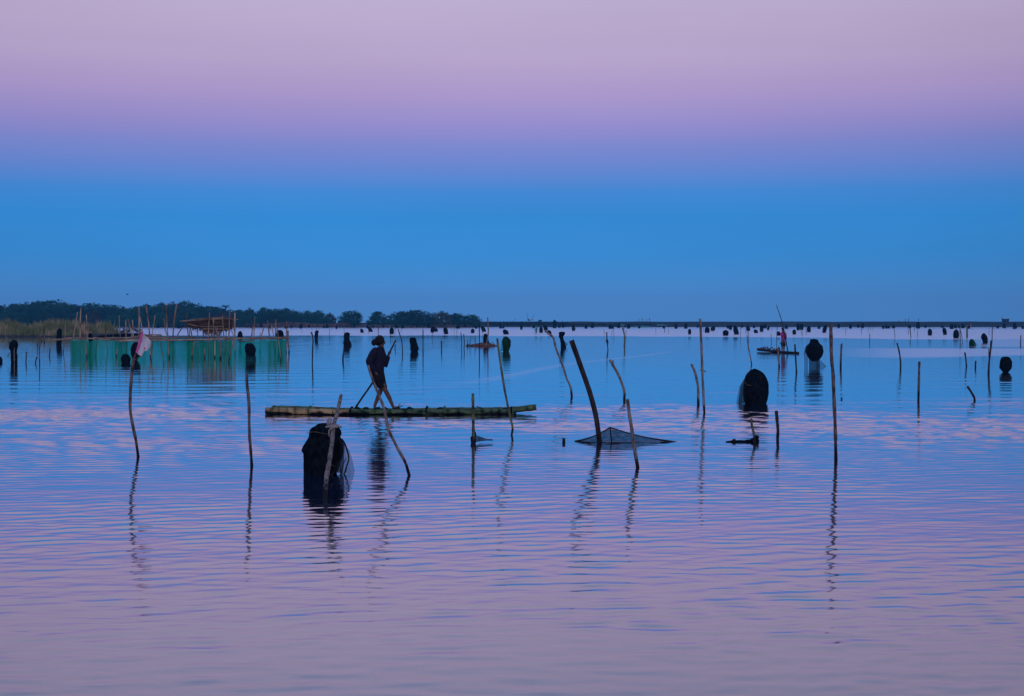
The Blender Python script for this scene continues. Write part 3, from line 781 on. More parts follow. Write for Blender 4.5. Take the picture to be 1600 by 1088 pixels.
net('broad dark net bundle with sheer lower edges in front of the pen corner', [(536.5, 386, 393), (538.5, 383.5, 396), (544, 382, 399), (550, 383, 399), (554, 385, 398), (557, 388, 396)], 10, base=563.5, hang=True, fold=0.1, dense=([((384, 548), (384, 564)), ((391, 552), (391, 564)), ((398, 548), (400, 564))],),
    skirts=([((384, 546), (383, 563)), ((390, 550), (391, 563)), ((398, 547), (400.5, 563))],))
net('tall rounded dark net standing behind the netted end of the pen', [(515.8, 435, 439), (518, 432.5, 442), (523, 431.5, 443.5), (532, 433, 442), (545, 435, 440)], 11)
net('small pointed dark net behind the rail beside the thatched shelter', [(517.5, 374.5, 376.5), (520, 372, 378.5), (526, 371, 379.5), (533, 373, 378), (541, 374, 377)], 12)
net('flopped dark net hanging on a slim stake near the shore', [(531.5, 20, 24), (534, 17, 27), (539, 14.5, 28), (544, 14, 27.5), (549, 17, 26.5), (558, 16.5, 27.5), (567, 17, 27)], 13, fold=0.1,
    skirts=([((17, 547), (14, 559)), ((14, 552), (10, 557))], [((27, 546), (28.5, 558)), ((28, 548), (29, 556))]), cords=(([(22.5, 541), (22, 553), (22.5, 567)], 1.1, 'rope'),))
net('low dark net hump cut off by the picture edge near the reeds', [(557, -5, 0), (559, -8, 2.5), (563, -8, 4), (566.5, -8, 3.5)], 14)
net('tall column shaped dark net standing before the reed bank', [(513.5, 92, 95.5), (515.5, 89.5, 96.5), (522, 88.5, 96.8), (532, 88, 96.5), (540, 88, 96)], 15)
net('narrow dark net hung inside the netted corner of the pen', [(520.5, 140, 142.5), (524, 138.5, 144.5), (530, 138, 145), (540, 140, 144), (556, 138, 142)], 16)
net('low round dark net beside the flag, resting on the water', [(553.5, 193, 199), (555.5, 190.5, 202), (560, 189, 204), (564, 189.5, 204), (567.5, 190.5, 203)], 17, fold=0.06)
net('tall dark oval net half hidden behind the white and pink flag', [(535, 210, 216), (538, 206.5, 219), (546, 204, 220), (554, 204.5, 219), (560, 207, 216), (563, 208, 214)], 18)
MID = [  # xc, width, top, base, lean, label
 (565.5, 5, 514, 520, 1, 'little hooked net to one side above the lumpy tall net'),
 (578.5, 6, 511, 518.5, 2, 'small cone net with a trailing edge above the person in navy'),
 (612, 7, 512, 522, 0, 'upright block shaped net just behind the head of the person in navy'),
 (676, 7, 510, 519.5, -1, 'larger of two touching nets in the far water beyond the broad tree mound'),
 (681.5, 5, 513, 518.5, 0, 'smaller of two touching nets in the far water beyond the broad tree mound'),
 (696.5, 7, 512, 522, 1, 'egg shaped net narrowing to its foot in the far water'),
 (738.5, 6, 514, 520.5, 0, 'squat square net in front of the last shore tree'),
 (755.5, 6, 510, 518.5, 2, 'pointed net sloping to one side above the brush raft'),
 (790.5, 8, 515, 522.5, 2, 'wedge shaped net directly above the bottle green bundle'),
 (814.5, 4, 508, 515, 0, 'small net on a very long thin stake past the bottle green bundle'),
 (845.5, 6, 511, 520, 0, 'oval net on a forked pale stake near the pale aqua rag'),
 (852.5, 6, 508, 516.5, 1, 'upper one of two nets touching the slender forked stake'),
 (858.5, 6, 516, 522.5, 1, 'lower one of two nets touching the slender forked stake'),
 (866.5, 6, 500, 512.5, 0, 'tall net on a pole standing higher than the embankment top'),
 (896, 5, 508, 517, 0, 'net on a bare pole just past the hooded dark net'),
 (1077.5, 5, 514, 522.5, 0, 'pointed triangular net left alone in the far water before the knotted stake'),
 (1105, 8, 511, 520, 0, 'rounded net with a red fleck just past the knotted stake'),
 (1114, 7, 510, 517, -1, 'net hung on a bent stick second past the knotted stake'),
 (1134, 9, 516, 524.5, 0, 'roundest low net in the far water short of the small raft'),
 (1141.5, 5, 508, 515.5, 0, 'net above the roundest low net at the far shore'),
 (1150, 7, 509, 522.5, 2, 'tall draped net trailing a long skirt short of the small raft'),
 (1169, 6, 509, 517, 1, 'slanted net between the draped net and the small raft'),
 (1181, 6, 515, 520.5, 1, 'low net hump just short of the small raft'),
 (1190, 6, 508, 518.5, 0, 'upright oval net above the bow of the small raft'),
 (1200.5, 4, 510, 516, -1, 'small tilted net above the small raft'),
 (1216.5, 6, 518, 524.5, 0, 'square net at the elbow of the person in magenta'),
 (1241, 6, 515, 522.5, 0, 'rounded square net just past the person in magenta'),
 (1247, 5, 505, 516, 0, 'taller of two nets standing together beyond the large round net'),
 (1252.5, 6, 506, 515.5, 0, 'wider of two nets standing together beyond the large round net'),
 (1264, 6, 510, 519, 0, 'oval net straight above the large round net'),
 (1288.5, 7, 508, 520, -2, 'slumped net just before the tallest knobbly stake'),
 (1453, 7, 514, 524, 0, 'pear shaped net first of three beyond the plain upright stake'),
 (1476, 6, 512, 523, 1, 'leaning pear shaped net second of three beyond the plain upright stake'),
 (1494, 9, 515, 528.5, 0, 'double lobed net third and largest of three beyond the plain upright stake'),
]
for k, (xc, w, t, b, lean, lab) in enumerate(MID):
    h = b - t
    net(lab, [(t, xc - w * .14 - lean, xc + w * .14 - lean), (t + .18 * h, xc - w * .4 - lean * .7, xc + w * .4 - lean * .6), (t + .5 * h, xc - w * .5 - lean * .3, xc + w * .5), (t + .8 * h, xc - w * .46, xc + w * .47 + lean * .4), (b, xc - w * .4 + lean * .2, xc + w * .42 + lean * .8)],
        30 + k, fold=0.14)
net('green tinted net mound lying low before the round leaning net', [(530, 1517, 1519), (532, 1515, 1522), (536, 1514, 1524), (540.5, 1514, 1525)], 70, mat='net_green', skirts=([((1520, 531), (1522, 540)), ((1523, 534), (1529, 540))],))
net('round net on a narrow foot with a sheer side beyond the slanting stick', [(521, 1536.5, 1538.5), (523.5, 1534, 1541), (528, 1533, 1543), (532, 1535, 1543), (536.5, 1536, 1543)], 71, fold=.12, skirts=([((1541, 525), (1540, 536)), ((1544, 529), (1544, 536))],))
# the tiniest ones by the far shore: one mesh each kind, copied
TINY = [394, 408, 421, 447, 455, 470.5, 483, 506, 511, 526, 553.5, 574, 583, 599, 619.5, 628.5, 651.5, 670, 716, 726, 744, 782, 786.5, 834, 874, 880, 916, 926, 953, 957, 967, 977, 982, 999,
        1037.5, 1056, 1071.5, 1090, 1137, 1159.5, 1178, 1195, 1229, 1280, 1310.5, 1329, 1341, 1348, 1380, 1384.5, 1389, 1396, 1421, 1434.5, 1446, 1472, 1487, 1493, 1498, 1504, 1514, 1559, 1569, 1585, 1598,
        158, 247, 279, 284.5]
TL = 'tiny dark net bundle far out along the foot of the far shore'
tiny_proto = []
for k in range(4):
    mb = MB()
    ol = [(-8 - k % 2, -1, 1 + k % 2), (-7, -2.2, 2.4), (-4.5, -3.0 + .4 * k, 3), (-2, -2.8, 3.0 + .5 * k), (0, -2.6, 2.9), (1, -2.4, 2.5)]
    vs, fs, n = [], [], 10
    for j, (y, xl, xr) in enumerate(ol):
        for q in range(n):
            a = 2 * math.pi * q / n; r = (xr - xl) / 2 * (1 + 0.2 * mnoise.noise(Vector((math.cos(a) * 1.5, math.sin(a) * 1.5, k * 5 + j * 0.5))))
            vs.append((((xl + xr) / 2 + r * math.cos(a)) * 0.2, r * math.sin(a) * 0.2, -y * 0.2))
    for j in range(len(ol) - 1):
        for q in range(n): fs.append((j * n + q, (j + 1) * n + q, (j + 1) * n + (q + 1) % n, j * n + (q + 1) % n))
    fs.append(tuple(range(n)))
    mb.add(vs, fs); tiny_proto.append(mb)
rs = random.Random(9)
first = {}
for i, px in enumerate(TINY):
    k = i % 4
    yb = 512.6 + rs.uniform(-.6, 1.6); d = dist(yb); s = rs.uniform(0.55, 0.95)
    loc = (at(px, yb, d).x, d, 0)
    if k not in first:
        o = tiny_proto[k].build('fishing_net', M['net_black'], loc=(0, 0, 0)); first[k] = o
        o.location = loc
    else:
        o = first[k].copy(); COL.objects.link(o); o.location = loc
    o.scale = (s, s, s * rs.uniform(0.75, 1.15)); o.rotation_euler = (0, 0, rs.uniform(0, 6))
    tag(o, TL, 'net', 'tiny nets by the far shore')

# net tent in the middle distance
d = dist(690)
tent = empty('net_tent', (at(953, 690, d).x, d, 0), 'low grey sheer net tent drooping to two points under the thick dark pole', 'net')
apex = at(953, 668, d); Lc = at(898, 690, d); Rc = at(1060, 691, d); Bc = apex + Vector((0.05, 0.7, -apex.z)); Fc = at(950, 692, d - 0.35)
def drape(a, corners, n=8):
    mb = MB()
    for i in range(len(corners) - 1):
        c0, c1 = corners[i], corners[i + 1]; vs, fs = [], []
        for r in range(n + 1):
            t = r / n
            p0 = a.lerp(c0, t); p1 = a.lerp(c1, t)
            for p in (p0, p1): p.z -= 0.10 * math.sin(math.pi * t) * a.z * 1.6
            for s in range(n + 1):
                q = p0.lerp(p1, s / n); q.z = max(q.z, -0.02) ; vs.append(q)
        for r in range(n):
            for s in range(n):
                k = r * (n + 1) + s; fs.append((k, k + 1, k + n + 2, k + n + 1))
        mb.add(vs, fs)
    return mb
drape(apex, [Lc, Fc, Rc]).build('net_sheet', M['net_sheer'], tent)
drape(apex, [Rc, Bc, Lc]).build('net_sheet', M['net_sheer'], tent)
mb = MB()
def ridge(a, b):
    return [Vector((a.lerp(b, t).x, a.lerp(b, t).y, a.lerp(b, t).z - 0.16 * math.sin(math.pi * t) * a.z)) for t in (0, .25, .5, .75, 1)]
mb.tube(ridge(apex, Lc), [.010, .009, .010, .013, .016], 5); mb.tube(ridge(apex, Rc), [.010, .009, .010, .014, .010], 5)
mb.build('edge_rope', M['hoop'], tent)
mb = MB(); mb.tube([Lc, at(920, 691, d - .2), Fc, at(990, 692, d - .2), Rc], 0.008, 5); mb.build('edge_rope', M['hoop'], tent)
MB().tube([apex, at(954.5, 680, d), at(956, 694, d)], 0.011, 5, .1).build('prop_stick', M['wood_dark'], tent)
# small net wrapped at the foot of the green bamboo stake
d = dist(692)
b = at(741, 690, d)
foot = empty('fishing_net', (b.x, d, 0), 'small dark net wrapped round the foot of the upright green bamboo stake', 'net', NETS)
mb = MB(); lump(mb, [(675, 738, 743), (678, 737, 744), (684, 737.5, 743.5), (690, 738, 743.5), (694, 738, 743)], d, 80, 1.0, 12, .12); mb.build('net_bag', M['net_black'], foot)
mb = MB(); lump(mb, [(682, 735.5, 738), (686, 735, 738), (692, 736, 738)], d, 81, 1.0, 8, .1); mb.build('float', M['net_black'], foot)
mb = MB(); sheet(mb, [((743, 680), (743, 691)), ((750, 682.5), (750, 690)), ((760, 685.5), (760, 689)), ((770, 686.5), (770, 688.5))], d, dy=.1); mb.build('net_skirt', M['net_dense'], foot)
# floating line
d = dist(691)
ln = empty('float_line', (at(1160, 691, d).x, d, 0), 'dark float line lying on the water at the short green stake', 'line')
MB().tube([at(1134, 691.0, d), at(1142, 690.5, d), at(1152, 690, d), at(1164, 690, d), at(1176, 689, d)], [.012, .02, .022, .024, .03], 6, .15).build('line', M['net_black'], ln)
MB().tube([at(1143, 689.5, d), at(1147, 688.8, d), at(1150, 689.5, d)], [.01, .035, .01], 7, .1).build('float', M['wood_dark'], ln)
MB().tube([at(1173, 690, d), at(1179, 687, d), at(1183, 683, d), at(1184, 681, d)], [.03, .05, .03, .02], 7, .2).build('knot', M['net_black'], ln)
MB().tube([at(1183, 694, d), at(1183.5, 688, d), at(1182, 685, d)], [.025, .03, .02], 6, .2).build('knot', M['net_black'], ln)

# ------------------------------------------------------------------ flag
d = dist(714) - 0.03
fl = empty('flag', (at(215, 561, d).x, d, at(215, 561, d).z), 'ragged white rag flag with a pink edge tied to a slim stake', 'flag')
mb = MB(); vs, fs = [], []
topE = [(223, 519), (228, 523), (233, 528), (237, 532), (240, 536)]
hoist = [(223, 519), (219, 531), (216, 541), (213.5, 551)]
cols = [((223.5, 520), (213.5, 551)), ((225, 522), (217, 554)), ((227.5, 524), (223.5, 557)), ((230.5, 525.5), (226, 549)), ((234, 529), (232, 548)), ((237, 532), (235, 546)), ((240, 535.5), (239, 541))]
for i, (a, b) in enumerate(cols):
    for j in range(9):
        s = j / 8
        p = at(a[0] + (b[0] - a[0]) * s, a[1] + (b[1] - a[1]) * s, d)
        p.y += 0.035 * math.sin(i * 1.7 + s * 2.2) - 0.02 * i
        vs.append(p)
for i in range(len(cols) - 1):
    for j in range(8):
        k = i * 9 + j; fs.append((k, k + 1, k + 10, k + 9))
mb.add(vs, fs); mb.build('cloth', M['white'], fl)
mb = MB(); vs, fs = [], []
for i in range(7):
    t = i / 6
    for w in (-1.0, 1.0):
        x = 222.8 + (213.2 - 222.8) * t; y = 518.5 + (551.5 - 518.5) * t
        p = at(x + w * (1.6 + .7 * math.sin(t * 3.1)), y + w * .5, d - .012); p.y += .03 * math.sin(t * 2.2) - .015; vs.append(p)
for i in range(6): fs.append((2 * i, 2 * i + 1, 2 * i + 3, 2 * i + 2))
mb.add(vs, fs); mb.build('pink_hem', M['pink'], fl)
mb = MB(); q = [at(225, 541, d - .05), at(228, 545, d - .05), at(226, 546, d - .05), at(224.6, 545.5, d - .05)]
mb.add(q, [(0, 1, 2, 3)]); mb.build('pink_patch', M['pink'], fl)

# ------------------------------------------------------------------ bamboo raft
d = dist(647.3)
raft = empty('bamboo_raft', (at(600, 649, d).x, d, 0), 'long narrow bamboo raft under the person with the punting pole', 'raft')
def pole_part(parent, pts, dd, w, mat, name='bamboo_pole', spacing=0.34):
    P = [at(x, y, dd) for x, y in pts]
    ws = w if hasattr(w, '__len__') else [w] * len(pts)
    mb = MB(); mb.tube(P, [k * dd / FOC / 2 for k in ws], 10, 0.015, 5, 0.10, spacing)
    return mb.build(name, M[mat], parent)
pole_part(raft, [(415, 642.3), (450, 642.8), (500, 643.2), (560, 643.6), (620, 644), (680, 644.3)], d - .10, [12, 10.8, 8.8, 7.5, 7, 6.5], 'bamboo_tan')
pole_part(raft, [(545, 643.6), (600, 643.6), (660, 644), (720, 643.5), (770, 644), (806, 644.5)], d - .16, [6.5, 7.5, 8.5, 9.5, 10.5, 10.5], 'bamboo_moss')
pole_part(raft, [(425, 639), (470, 639), (540, 641.5), (620, 642), (700, 641), (770, 641), (800, 640.5), (838, 636.5)], d + .06, [10, 9, 8, 8, 8.5, 9, 9.5, 9.5], 'bamboo_moss')
pole_part(raft, [(440, 640.5), (540, 643), (640, 643), (740, 643), (803, 645.5)], d + .22, [9, 9, 9, 10, 12], 'bamboo_moss')
for x, y in ((428, 640), (484, 640.5), (549, 642), (667, 641), (694, 641), (746, 641), (782, 642), (799, 642)):
    p = at(x, y, d); mb = MB(); r = 0.085
    mb.tube([p + Vector((0, .30 * math.cos(a) + .03, r * math.sin(a) * .85 + .0)) for a in [2 * math.pi * k / 10 for k in range(11)]], 0.016, 6, .2, 2)
    mb.build('lashing', M['net_black'] if x % 2 else M['bamboo_moss'], raft)
mb = MB()
for x in (558, 572, 590, 601, 640, 688, 750, 790):
    mb.tube([at(x - 5, 639.5, d), at(x, 637.5 + random.uniform(-.6, .8), d), at(x + 6, 639.5, d)], [.012, .022, .008], 6, .3)
mb.build('net_scrap', M['net_green'], raft)
tag(MB().tube([at(618.5, 532, d + .28), at(608.5, 551, d + .24), at(596, 574, d + .2), at(583, 597, d + .2), at(568, 618.5, d + .26), at(553, 641, d + .4), at(549, 648, d + .42)], [.017, .018, .019, .02, .02, .021, .021], 8, .03, 3, .12, .3).build('punting_pole', M['wood_dark'], loc=at(553, 641, d + .4)),
    'long dark pole held slanting by the person in navy on the raft', 'pole')

# ------------------------------------------------------------------ people
def grow(name, verts, edges, radii, mat, parent, loc, levels=2, root=0, smooth_sub=True):
    me = bpy.data.meshes.new(name)
    me.from_pydata([tuple(Vector(v) - Vector(loc)) for v in verts], edges, [])
    o = bpy.data.objects.new(name + '_tmp', me); COL.objects.link(o)
    sk = o.modifiers.new('skin', 'SKIN'); sk.use_smooth_shade = True
    for i, sv in enumerate(me.skin_vertices[0].data):
        r = radii[i]; sv.radius = (r, r) if not hasattr(r, '__len__') else r
        sv.use_root = (i == root)
    ss = o.modifiers.new('sub', 'SUBSURF'); ss.levels = levels; ss.render_levels = levels
    dg = bpy.context.evaluated_depsgraph_get(); dg.update()
    m2 = bpy.data.meshes.new_from_object(o.evaluated_get(dg))
    bpy.data.objects.remove(o)
    m2.name = name; m2.materials.clear(); m2.materials.append(mat)
    m2.polygons.foreach_set('use_smooth', [True] * len(m2.polygons))
    r = bpy.data.objects.new(name, m2); COL.objects.link(r)
    r.parent = parent
    base = Vector(parent.location) + (Vector(parent.parent.location) if parent.parent else Vector())
    r.location = Vector(loc) - base
    return r
D0 = d
def J(px, py, dy=0.0):
    return at(px, py, D0 + dy)
wroot = J(600, 638)
woman = empty('person', (wroot.x, D0, wroot.z), 'person in navy top and black shorts walking along the raft with a pole', 'person')
V = [J(591, 583), J(591, 572), J(592, 560), J(593, 549), J(595.5, 543.5), J(596, 538), J(595.5, 533),                       # 0-6 pelvis..head
     J(589, 549, -.13), J(578, 565, -.24), J(585, 580, -.21), J(588.5, 585.5, -.20),                                       # 7-10 near arm
     J(596, 550, .14), J(601, 569, .2), J(607, 556, .24), J(608.5, 551.5, .25),                                            # 11-14 far arm
     J(591, 587, -.09), J(601.5, 609, -.10), J(607.5, 620, -.10), J(613.5, 634, -.10), J(615, 637.5, -.10), J(625.5, 637, -.11),   # 15-20 near leg
     J(592, 587, .09), J(595.5, 609, .09), J(591, 620, .09), J(585.5, 634, .09), J(585, 637.5, .09), J(593.5, 638.8, .08)]     # 21-26 far leg
E_ = [(0, 1), (1, 2), (2, 3), (3, 4), (4, 5), (5, 6), (3, 7), (7, 8), (8, 9), (9, 10), (3, 11), (11, 12), (12, 13), (13, 14),
      (0, 15), (15, 16), (16, 17), (17, 18), (18, 19), (19, 20), (0, 21), (21, 22), (22, 23), (23, 24), (24, 25), (25, 26)]
Rd = [.09, .085, .09, .07, .045, .062, .085, .052, .038, .026, .028, .05, .038, .026, .030, .085, .052, .050, .032, .036, .024, .085, .052, .050, .032, .036, .024]
# fingers of the raised hand curl round the pole, thumb against them
for k, off in enumerate((-0.028, -0.009, 0.010, 0.028)):
    ax = (J(618.5, 532, .28) - J(596, 574, .2)).normalized()
    c = J(608.5, 551.5, .25) + ax * off
    i0 = len(V)
    V += [c + Vector((.022, -.02, .002)), c + Vector((.030, -.038 + .003 * k, -.002)), c + Vector((.012, -.046, -.004))]
    E_ += [(14, i0), (i0, i0 + 1), (i0 + 1, i0 + 2)]; Rd += [.010, .0085, .0075]
i0 = len(V); c = J(608.5, 551.5, .25)
V += [c + Vector((-.018, -.028, .018)), c + Vector((.004, -.045, .022))]; E_ += [(14, i0), (i0, i0 + 1)]; Rd += [.011, .009]
c = V[10]
for k, off in enumerate((-.024, -.008, .008, .024)):
    i0 = len(V); V += [c + Vector((.018 + .004 * (1.5 - abs(k - 1.5)), off * .4 - .004, -.030)), c + Vector((.030, off * .4 + .004, -.058 + abs(k - 1.5) * .008))]
    E_ += [(10, i0), (i0, i0 + 1)]; Rd += [.010, .008]
i0 = len(V); V += [c + Vector((.026, -.01, .004)), c + Vector((.040, -.008, -.018))]; E_ += [(10, i0), (i0, i0 + 1)]; Rd += [.011, .009]
grow('body', V, E_, Rd, M['skin'], woman, (wroot.x, D0, wroot.z))
# nose and ear as small relief on the head
mb = MB(); mb.tube([J(600.5, 533.5, .03), J(601.6, 536.2, .03), J(600, 537, .03)], [.010, .014, .010], 6, 0, 2); mb.build('nose', M['skin'], woman)
mb = MB()
lump(mb, [(541.5, 592.5, 598.5), (543.5, 588.5, 600), (547, 584.5, 601), (553, 582, 601.5), (560, 580, 601.5), (568, 579, 600.5), (576, 579, 600), (584, 578.5, 600.5), (588, 578.5, 600.5)], D0 - .01, 61, 1.12, 20, .05)
mb.tube([J(588, 548, -.08), J(583.5, 553, -.16), J(579.5, 560, -.22), J(577, 566, -.24), J(580, 572, -.235), J(583.5, 578.5, -.215), J(585, 581, -.205)], [.085, .088, .082, .074, .066, .054, .05], 10, .03, 4)
mb.tube([J(595, 549, .10), J(598.5, 558, .17), J(600.8, 569, .2), J(601.5, 570.5, .2), J(603.8, 564.5, .22), J(606.6, 557.3, .235)], [.085, .080, .066, .064, .058, .05], 10, .03, 4)
mb.build('sweater', M['navy'], woman)
mb = MB()
lump(mb, [(578, 580.5, 599), (582, 579, 600.5), (588, 578.5, 601.5), (594, 580.5, 602.5), (600, 584.5, 603.5), (604, 588, 605), (606, 590, 605)], D0 - .01, 62, 1.5, 20, .05)
mb.build('shorts', M['shorts'], woman)
def blob(name, c, r, mat, parent, seed, cut=None, rough=0.08, tilt=0.0):
    """a rounded solid with an uneven surface"""
    mb = MB(); vs, fs = [], []; nu, nv = 18, 12
    for j in range(nv + 1):
        ph = math.pi * j / nv
        for i in range(nu):
            th = 2 * math.pi * i / nu
            u = Vector((math.sin(ph) * math.cos(th), math.sin(ph) * math.sin(th), math.cos(ph)))
            f = 1 + rough * mnoise.noise(u * 2.5 + Vector((seed, 0, 0))) + rough * .6 * mnoise.noise(u * 6 + Vector((0, seed, 0)))
            p = Vector((u.x * r[0] * f, u.y * r[1] * f, u.z * r[2] * f))
            if tilt: p = Vector((p.x * math.cos(tilt) - p.z * math.sin(tilt), p.y, p.x * math.sin(tilt) + p.z * math.cos(tilt)))
            vs.append(Vector(c) + p)
    for j in range(nv):
        for i in range(nu): fs.append((j * nu + i, (j + 1) * nu + i, (j + 1) * nu + (i + 1) % nu, j * nu + (i + 1) % nu))
    mb.add(vs, fs)
    return mb.build(name, mat, parent)
hair = blob('hair', J(592.8, 532.4, -.01), (.100, .104, .112), M['hair'], woman, 3, tilt=-.35)
blob('bun', J(584.2, 535.5, -.01), (.052, .058, .068), M['hair'], woman, 8, rough=.15)
for (h, t, dy, up) in (((613, 639), (630, 634.3), -.10, (627, 633)), ((583, 640), (597, 640.2), .09, (594, 636.5))):
    mb = MB(); a, b = J(*h, dy), J(*t, dy); vs, fs = [], []
    for i in range(7):
        s = i / 6; p = a.lerp(b, s); p.z -= .012 * math.sin(math.pi * s); w = .036 + .012 * math.sin(s * 3)
        for sy, sz in ((-1, 0), (1, 0), (1, .014), (-1, .014)): vs.append(p + Vector((0, sy * w, sz)))
    for i in range(6):
        for k in range(4): fs.append((4 * i + k, 4 * i + (k + 1) % 4, 4 * i + 4 + (k + 1) % 4, 4 * i + 4 + k))
    fs += [(3, 2, 1, 0), (24, 25, 26, 27)]
    mb.add(vs, fs)
    q = a.lerp(b, .55)
    mb.tube([q + Vector((0, -.045, .01)), q + Vector((.02, -.02, .05)), q + Vector((.045, 0, .042)), q + Vector((.02, .02, .05)), q + Vector((0, .045, .01))], .008, 5)
    mb.build('sandal', M['sandal'], woman)

# second raft and person
dL, dR = dist(549.5), dist(553)
raft2 = empty('bamboo_raft', (at(1220, 552, dR).x, (dL + dR) / 2, 0), 'short dark bamboo raft far out under the person in magenta', 'raft')
def rp(t, off=0.0, z=0.06):
    a, b = at(1183, 549.5, dL), at(1247, 553, dR); p = a.lerp(b, t); return Vector((p.x, p.y + off, z))
for k, (o_, z0, z1, m_) in enumerate(((-.12, .16, .05, 'wood_dark'), (0, .10, .06, 'bamboo_moss'), (.12, .13, .05, 'wood_dark'), (.26, .18, .05, 'wood_dark'))):
    MB().tube([rp(0 + .02 * k, o_, z0), rp(.4, o_, .07), rp(1 - .015 * k, o_, z1)], [.06, .07, .06], 8, .03, 4, .1, .5).build('bamboo_pole', M[m_], raft2)
pile = MB(); 
for k in range(26):
    t = random.uniform(.05, .5); pile.tube([rp(t, random.uniform(-.2, .3), .12), rp(t + random.uniform(-.05, .12), random.uniform(-.3, .3), random.uniform(.15, .42) * (1 - abs(t - .25) * 1.6))], [.04, .025], 5, .2, 2)
tag(pile.build('net_heap', M['brush'], loc=rp(.25)), 'brown heap of netting and sticks on the bow of the short raft', 'heap')
tag(MB().tube([rp(.535, 0, .08), rp(.545, 0, .25), rp(.55, 0, .36)], [.13, .10, .03], 8, .15).build('bucket', M['brush'], loc=rp(.535)), 'small reddish sack standing at the feet of the person in magenta', 'sack')
pr = rp(.64, 0, .12)
D0 = pr.y; sc2 = D0 / FOC
def K(px, py, dy=0.0): return at(px, py, D0 + dy)
man = empty('person', pr, 'person in a magenta shirt and dark shorts standing on the short raft', 'person')
V = [K(1223.5, 534), K(1223.5, 528), K(1224, 521), K(1223.5, 518), K(1223, 516), K(1222.8, 513.5), K(1221, 521, -.14), K(1221, 527, -.2), K(1225, 523, -.24), K(1226, 522, -.25),
     K(1227, 521, .1), K(1228.5, 527, .14), K(1228, 531, .1), K(1228, 532, .1), K(1222, 536, -.06), K(1222, 543, -.07), K(1222.3, 550, -.07), K(1220.5, 551.3, -.1), K(1225.5, 536, .06), K(1225, 543, .07), K(1224.8, 550, .07), K(1223, 551.3, .04)]
E_ = [(0, 1), (1, 2), (2, 3), (3, 4), (4, 5), (2, 6), (6, 7), (7, 8), (8, 9), (2, 10), (10, 11), (11, 12), (12, 13), (0, 14), (14, 15), (15, 16), (16, 17), (0, 18), (18, 19), (19, 20), (20, 21)]
Rd = [.11, .11, .12, .05, .085, .088, .055, .042, .03, .035, .055, .042, .03, .035, .08, .055, .034, .03, .08, .055, .034, .03]
grow('body', V, E_, Rd, M['skin'], man, pr, 1)
grow('shirt', [K(1223.8, 534), K(1223.8, 527), K(1224, 520.5), K(1221, 521, -.14), K(1221, 526, -.19), K(1227, 521, .1), K(1228, 526, .13)], [(0, 1), (1, 2), (2, 3), (3, 4), (2, 5), (5, 6)], [.145, .14, .135, .075, .06, .08, .06], M['magenta'], man, pr, 1)
grow('shorts', [K(1223.8, 534.5), K(1222.3, 538, -.06), K(1222.3, 542, -.07), K(1225.3, 538, .06), K(1225.3, 542.5, .07)], [(0, 1), (1, 2), (0, 3), (3, 4)], [.14, .10, .085, .10, .085], M['slate'], man, pr, 1)
grow('hair', [K(1223, 511.8), K(1222.8, 513.2), K(1223.2, 515)], [(0, 1), (1, 2)], [.08, .098, .06], M['hair'], man, pr, 1)
tag(MB().tube([K(1213, 476.5, -.05), K(1217, 488, -.05), K(1221, 500, -.08), K(1225, 516, -.2), K(1227.5, 530, -.2), K(1231, 549, -.2), K(1232, 553, -.2)], [.018, .022, .026, .032, .034, .036, .036], 7, .05, 3).build('punting_pole', M['wood_dark'], loc=K(1231, 551, -.2)),
    'very long thin pole reaching above the horizon, held by the person in magenta', 'pole')

# brush raft
d = dist(541)
br = empty('brush_raft', (at(750, 541, d).x, d, 0), 'reddish brown raft of piled brush with thin sticks standing in it', 'raft')
mb = MB(); lump(mb, [(536.5, 752, 762), (538, 742, 770), (539.5, 734, 775), (541.3, 728, 777), (543, 730, 775)], d, 91, .35, 24, .15); mb.build('brush_mat', M['brush'], br)
mb = MB()
for k in range(40):
    x = random.uniform(728, 774); mb.tube([at(x, 541, d + random.uniform(-.4, .4)), at(x + random.uniform(-6, 6), 541 - random.uniform(1, 4 + (5 if 745 < x < 770 else 0)), d)], [.03, .012], 4, .2, 1)
o = mb.build('twig', M['brush'], br); o['kind'] = 'stuff'
for x0, y0, x1, y1 in ((730, 531, 731, 541), (742, 524, 743, 541), (735, 527, 734, 541), (769, 534, 775, 541)):
    MB().tube([at(x0, y0, d), at(x1, y1, d)], [.02, .03], 5, .1, 2).build('stick', M['far_wood'], br)
net('dark oval net hung in the middle of the brush raft', [(521.5, 757, 760), (524, 755.5, 762), (530, 755, 763), (536, 756, 764), (541, 757, 764)], 92, fold=.1)

# ------------------------------------------------------------------ fish pen
RAILZ = 0.95
dF = 78.0
def pen(px, py_z=None, d=dF, z=0.0):
    p = at(px, 540, d); return Vector((p.x, d, z))
dBk = 86.0
fp = empty('fish_pen', (pen(280).x, dF, 0), 'long fish pen walled with green netting under bamboo rails', 'pen')
def railpts(pts, d):
    return [at(x, y, d) for x, y in pts]
for pts, dd, w in (
        ([(82, 531.5), (130, 529), (190, 531.5), (240, 531.5), (300, 531.5), (350, 529), (400, 529.5), (452, 528.5)], dF, 2.4),
        ([(180, 533), (230, 532.2), (270, 531.8), (320, 530.8), (375, 529.5)], dF - .15, 1.8),
        ([(100, 528), (150, 528), (200, 528), (270, 527.5), (340, 528), (400, 528), (446, 527.5)], dBk, 1.8),
        ([(370, 532), (385, 533.5), (398, 531.5)], dF - .1, 1.5)):
    mb = MB(); mb.tube(railpts(pts, dd), w * dd / FOC / 2, 7, .06, 3, .1, .6); mb.build('rail', M['pen_wood'], fp)
